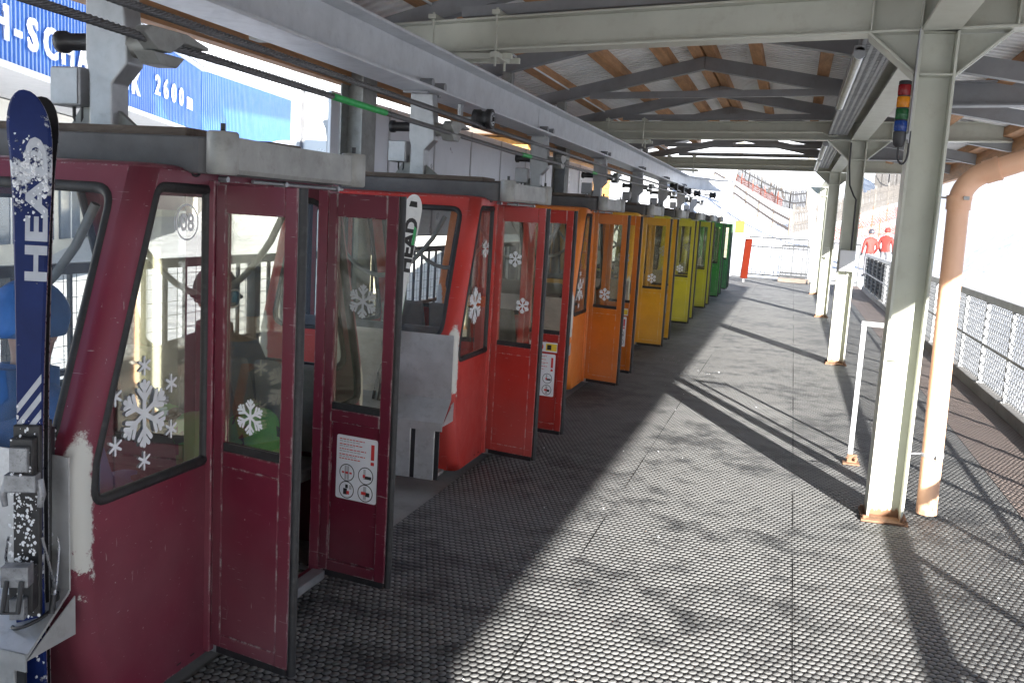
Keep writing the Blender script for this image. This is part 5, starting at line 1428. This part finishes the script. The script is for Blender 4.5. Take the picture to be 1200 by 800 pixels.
# letter centres along the facade, measured in metres
pos = [-9.1 + 1.22 * i for i in range(7)] + [-.22, .80, 1.72, 2.94, 4.21, 5.50, 6.75, 8.15, 9.55, 10.95]
for ch, x in zip(word, pos):
    mb = MB(); text_into(mb, ch, 1.10, lambda u, v, w_: (x + u, -.11 + w_ * -1, 5.10 + Z + v), .05, M['white_paint'], .03, 1.3); mb.build('sign_letter', None, bd)
for ch, x in zip('2600m', (13.95, 15.20, 16.50, 17.80, 19.40)):
    mb = MB(); text_into(mb, ch, 1.04, lambda u, v, w_: (x + u, -.11 + w_ * -1, 5.42 + Z + v), .05, M['white_paint'], .012, 1.35); mb.build('sign_letter', None, bd)

# ------------------------------------------------------------------ piste side: fences, nets, gantry, people
def gz(x, y): return terrain(x, y)
def slat_fence(p0, p1, h, label, step=.28, grp='wooden snow fences on the slope', sag=0):
    e = tag(empty('snow_fence', (*p0, gz(*p0))), label, 'fence', grp); b = Vector((*p0, gz(*p0)))
    L = math.hypot(p1[0] - p0[0], p1[1] - p0[1]); n = int(L / step); mb = MB()
    pt = lambda t, z: Vector((p0[0] + (p1[0] - p0[0]) * t, p0[1] + (p1[1] - p0[1]) * t, gz(p0[0] + (p1[0] - p0[0]) * t, p0[1] + (p1[1] - p0[1]) * t) + z)) - b
    for i in range(n):
        t = i / n; dz = random.uniform(-.08, .08); ln = random.uniform(-.03, .03)
        mb.bar(pt(t, -.1), pt(min(1, t + ln / L), h + dz), .16, .03, up=(p1[1] - p0[1], p0[0] - p1[0], 0))
    s_ = mb.build('slats', M['grey_wood'], e, recalc=False); s_['kind'] = 'stuff'
    for z in (.35 * h, .8 * h):
        mb = MB(); k = max(4, int(L / 2.5)); dv = Vector((p1[1] - p0[1], p0[0] - p1[0], 0)).normalized() * .045
        for i in range(k): mb.bar(pt(i / k, z) + dv, pt((i + 1) / k, z) + dv, .05, .12)
        mb.build('cross_rail', M['grey_wood'], e, recalc=False)
    k = max(3, int(L / 3))
    for i in range(k + 1): mb = MB(); mb.bar(pt(i / k, -.3), pt(i / k, h + .25), .14, .14, up=(0, 1, 0)); mb.build('post', M['grey_wood'], e)
    return e
slat_fence((-6.4, 104), (.9, 88), 1.75, 'grey slatted snow fence running downhill from the upper left')
slat_fence((-.1, 61), (9.2, 86), 1.55, 'grey slatted snow fence climbing towards the right behind the columns')
slat_fence((8.6, 118), (12.5, 92), 3.0, 'tall slatted snow fence highest on the right hand slope')
# post and rail fence
pr_ = tag(empty('rail_fence', (-6.3, 75, gz(-6.3, 75))), 'two rail wooden fence running down the bank beyond the end railing', 'fence')
A = Vector((-6.3, 75)); Bp = Vector((-.25, 55)); k = 6
b = Vector((A.x, A.y, gz(*A)))
pts = [A.lerp(Bp, i / k) for i in range(k + 1)]; P3 = [Vector((p.x, p.y, gz(p.x, p.y))) - b for p in pts]
for p in P3: mb = MB(); mb.cyl(p - Vector((0, 0, .3)), p + Vector((0, 0, 1.15)), .06, 8); mb.build('post', M['old_wood'], pr_)
for z in (.45, .98):
    for a, c in zip(P3, P3[1:]): mb = MB(); mb.bar(a + Vector((0, -.07, z)), c + Vector((0, -.07, z)), .04, .15); mb.build('rail', M['old_wood'], pr_)
# orange safety nets
def net(p0, p1, h, label, droop=.35, tilt=0):
    e = tag(empty('safety_net', (*p0, gz(*p0))), label, 'net', 'orange safety nets'); b = Vector((*p0, gz(*p0)))
    n = 26; mb = MB(); q = lambda t, z: Vector((p0[0] + (p1[0] - p0[0]) * t + random.uniform(-.02, .02), p0[1] + (p1[1] - p0[1]) * t, gz(p0[0] + (p1[0] - p0[0]) * t, p0[1] + (p1[1] - p0[1]) * t) + z)) - b
    top = [q(i / n, h * (1 - droop * abs(math.sin(i * .9)) * random.uniform(.4, 1))) for i in range(n + 1)]; bot = [q(i / n, .1) for i in range(n + 1)]
    for i in range(n):
        for j in range(4):
            a = bot[i].lerp(top[i], j / 4); c = bot[i + 1].lerp(top[i + 1], j / 4 + .25 if j < 4 else 1); mb.bar(a, c, .022, .022)
            a = bot[i].lerp(top[i], j / 4 + .25); c = bot[i + 1].lerp(top[i + 1], j / 4); mb.bar(a, c, .022, .022)
    mb.build('netting', M['net_orange'], e, recalc=False)
    for i in range(0, n + 1, 6): mb = MB(); mb.cyl(bot[i] - Vector((0, 0, .3)), bot[i] + Vector((0, 0, h * 1.15)), .03, 6); mb.build('pole', M['net_orange'], e)
    return e
net((-6.6, 98), (-1.2, 86), 1.0, 'pale orange safety net below the upper slatted fence')
net((2.6, 57), (6.8, 66), 1.0, 'sagging orange safety net on the right below the slatted fence')
net((1.8, 50), (7.2, 55), .8, 'long low orange safety net nearest on the right hand bank')
# gantry with leaning cream legs
gy = 47
gn = tag(empty('lift_gantry', (-1.6, gy, gz(-1.6, gy))), 'cream steel gantry with two inward leaning legs beyond the end of the station', 'gantry')
gb = Vector((-1.6, gy, gz(-1.6, gy)))
for x0, x1 in ((-3.55, -2.55), (.95, .28)):
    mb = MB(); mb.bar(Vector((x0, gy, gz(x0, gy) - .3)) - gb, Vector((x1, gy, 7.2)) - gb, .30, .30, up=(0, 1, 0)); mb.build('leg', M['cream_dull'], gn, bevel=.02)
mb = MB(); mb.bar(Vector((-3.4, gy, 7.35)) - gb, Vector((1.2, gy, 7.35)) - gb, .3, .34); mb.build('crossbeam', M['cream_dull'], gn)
# little wooden trestle high on the slope
tx, ty = -2.4, 112
tr_ = tag(empty('wooden_trestle', (tx, ty, gz(tx, ty))), 'small triangular wooden trestle standing on the snow above the fences', 'trestle')
for s_ in (-1, 1): mb = MB(); mb.bar((s_ * 1.0, 0, -.2), (s_ * .1, 0, 2.9), .2, .2, up=(0, 1, 0)); mb.build('leg', M['old_wood'], tr_)
mb = MB(); mb.bar((-.7, 0, .9), (.7, 0, .9), .16, .2); mb.bar((-.42, .0, 1.75), (.42, 0, 1.75), .16, .2); mb.build('crosspiece', M['grey_wood'], tr_)
person((2.75, 36.6, gz(2.75, 36.6)), rad(200), 'dark haired person in an orange red jacket beyond the end of the mesh fence', 'stand', M['jacket_red'], M['trouser_grey'], dict(helmet=M['helmet'], hair=True), group='people in red beyond the platform')
person((3.35, 37.4, gz(3.35, 37.4)), rad(160), 'person in an orange red jacket and red cap, right of the dark haired one', 'stand', M['jacket_red'], M['trouser_grey'], dict(helmet=M['jacket_red']), group='people in red beyond the platform')
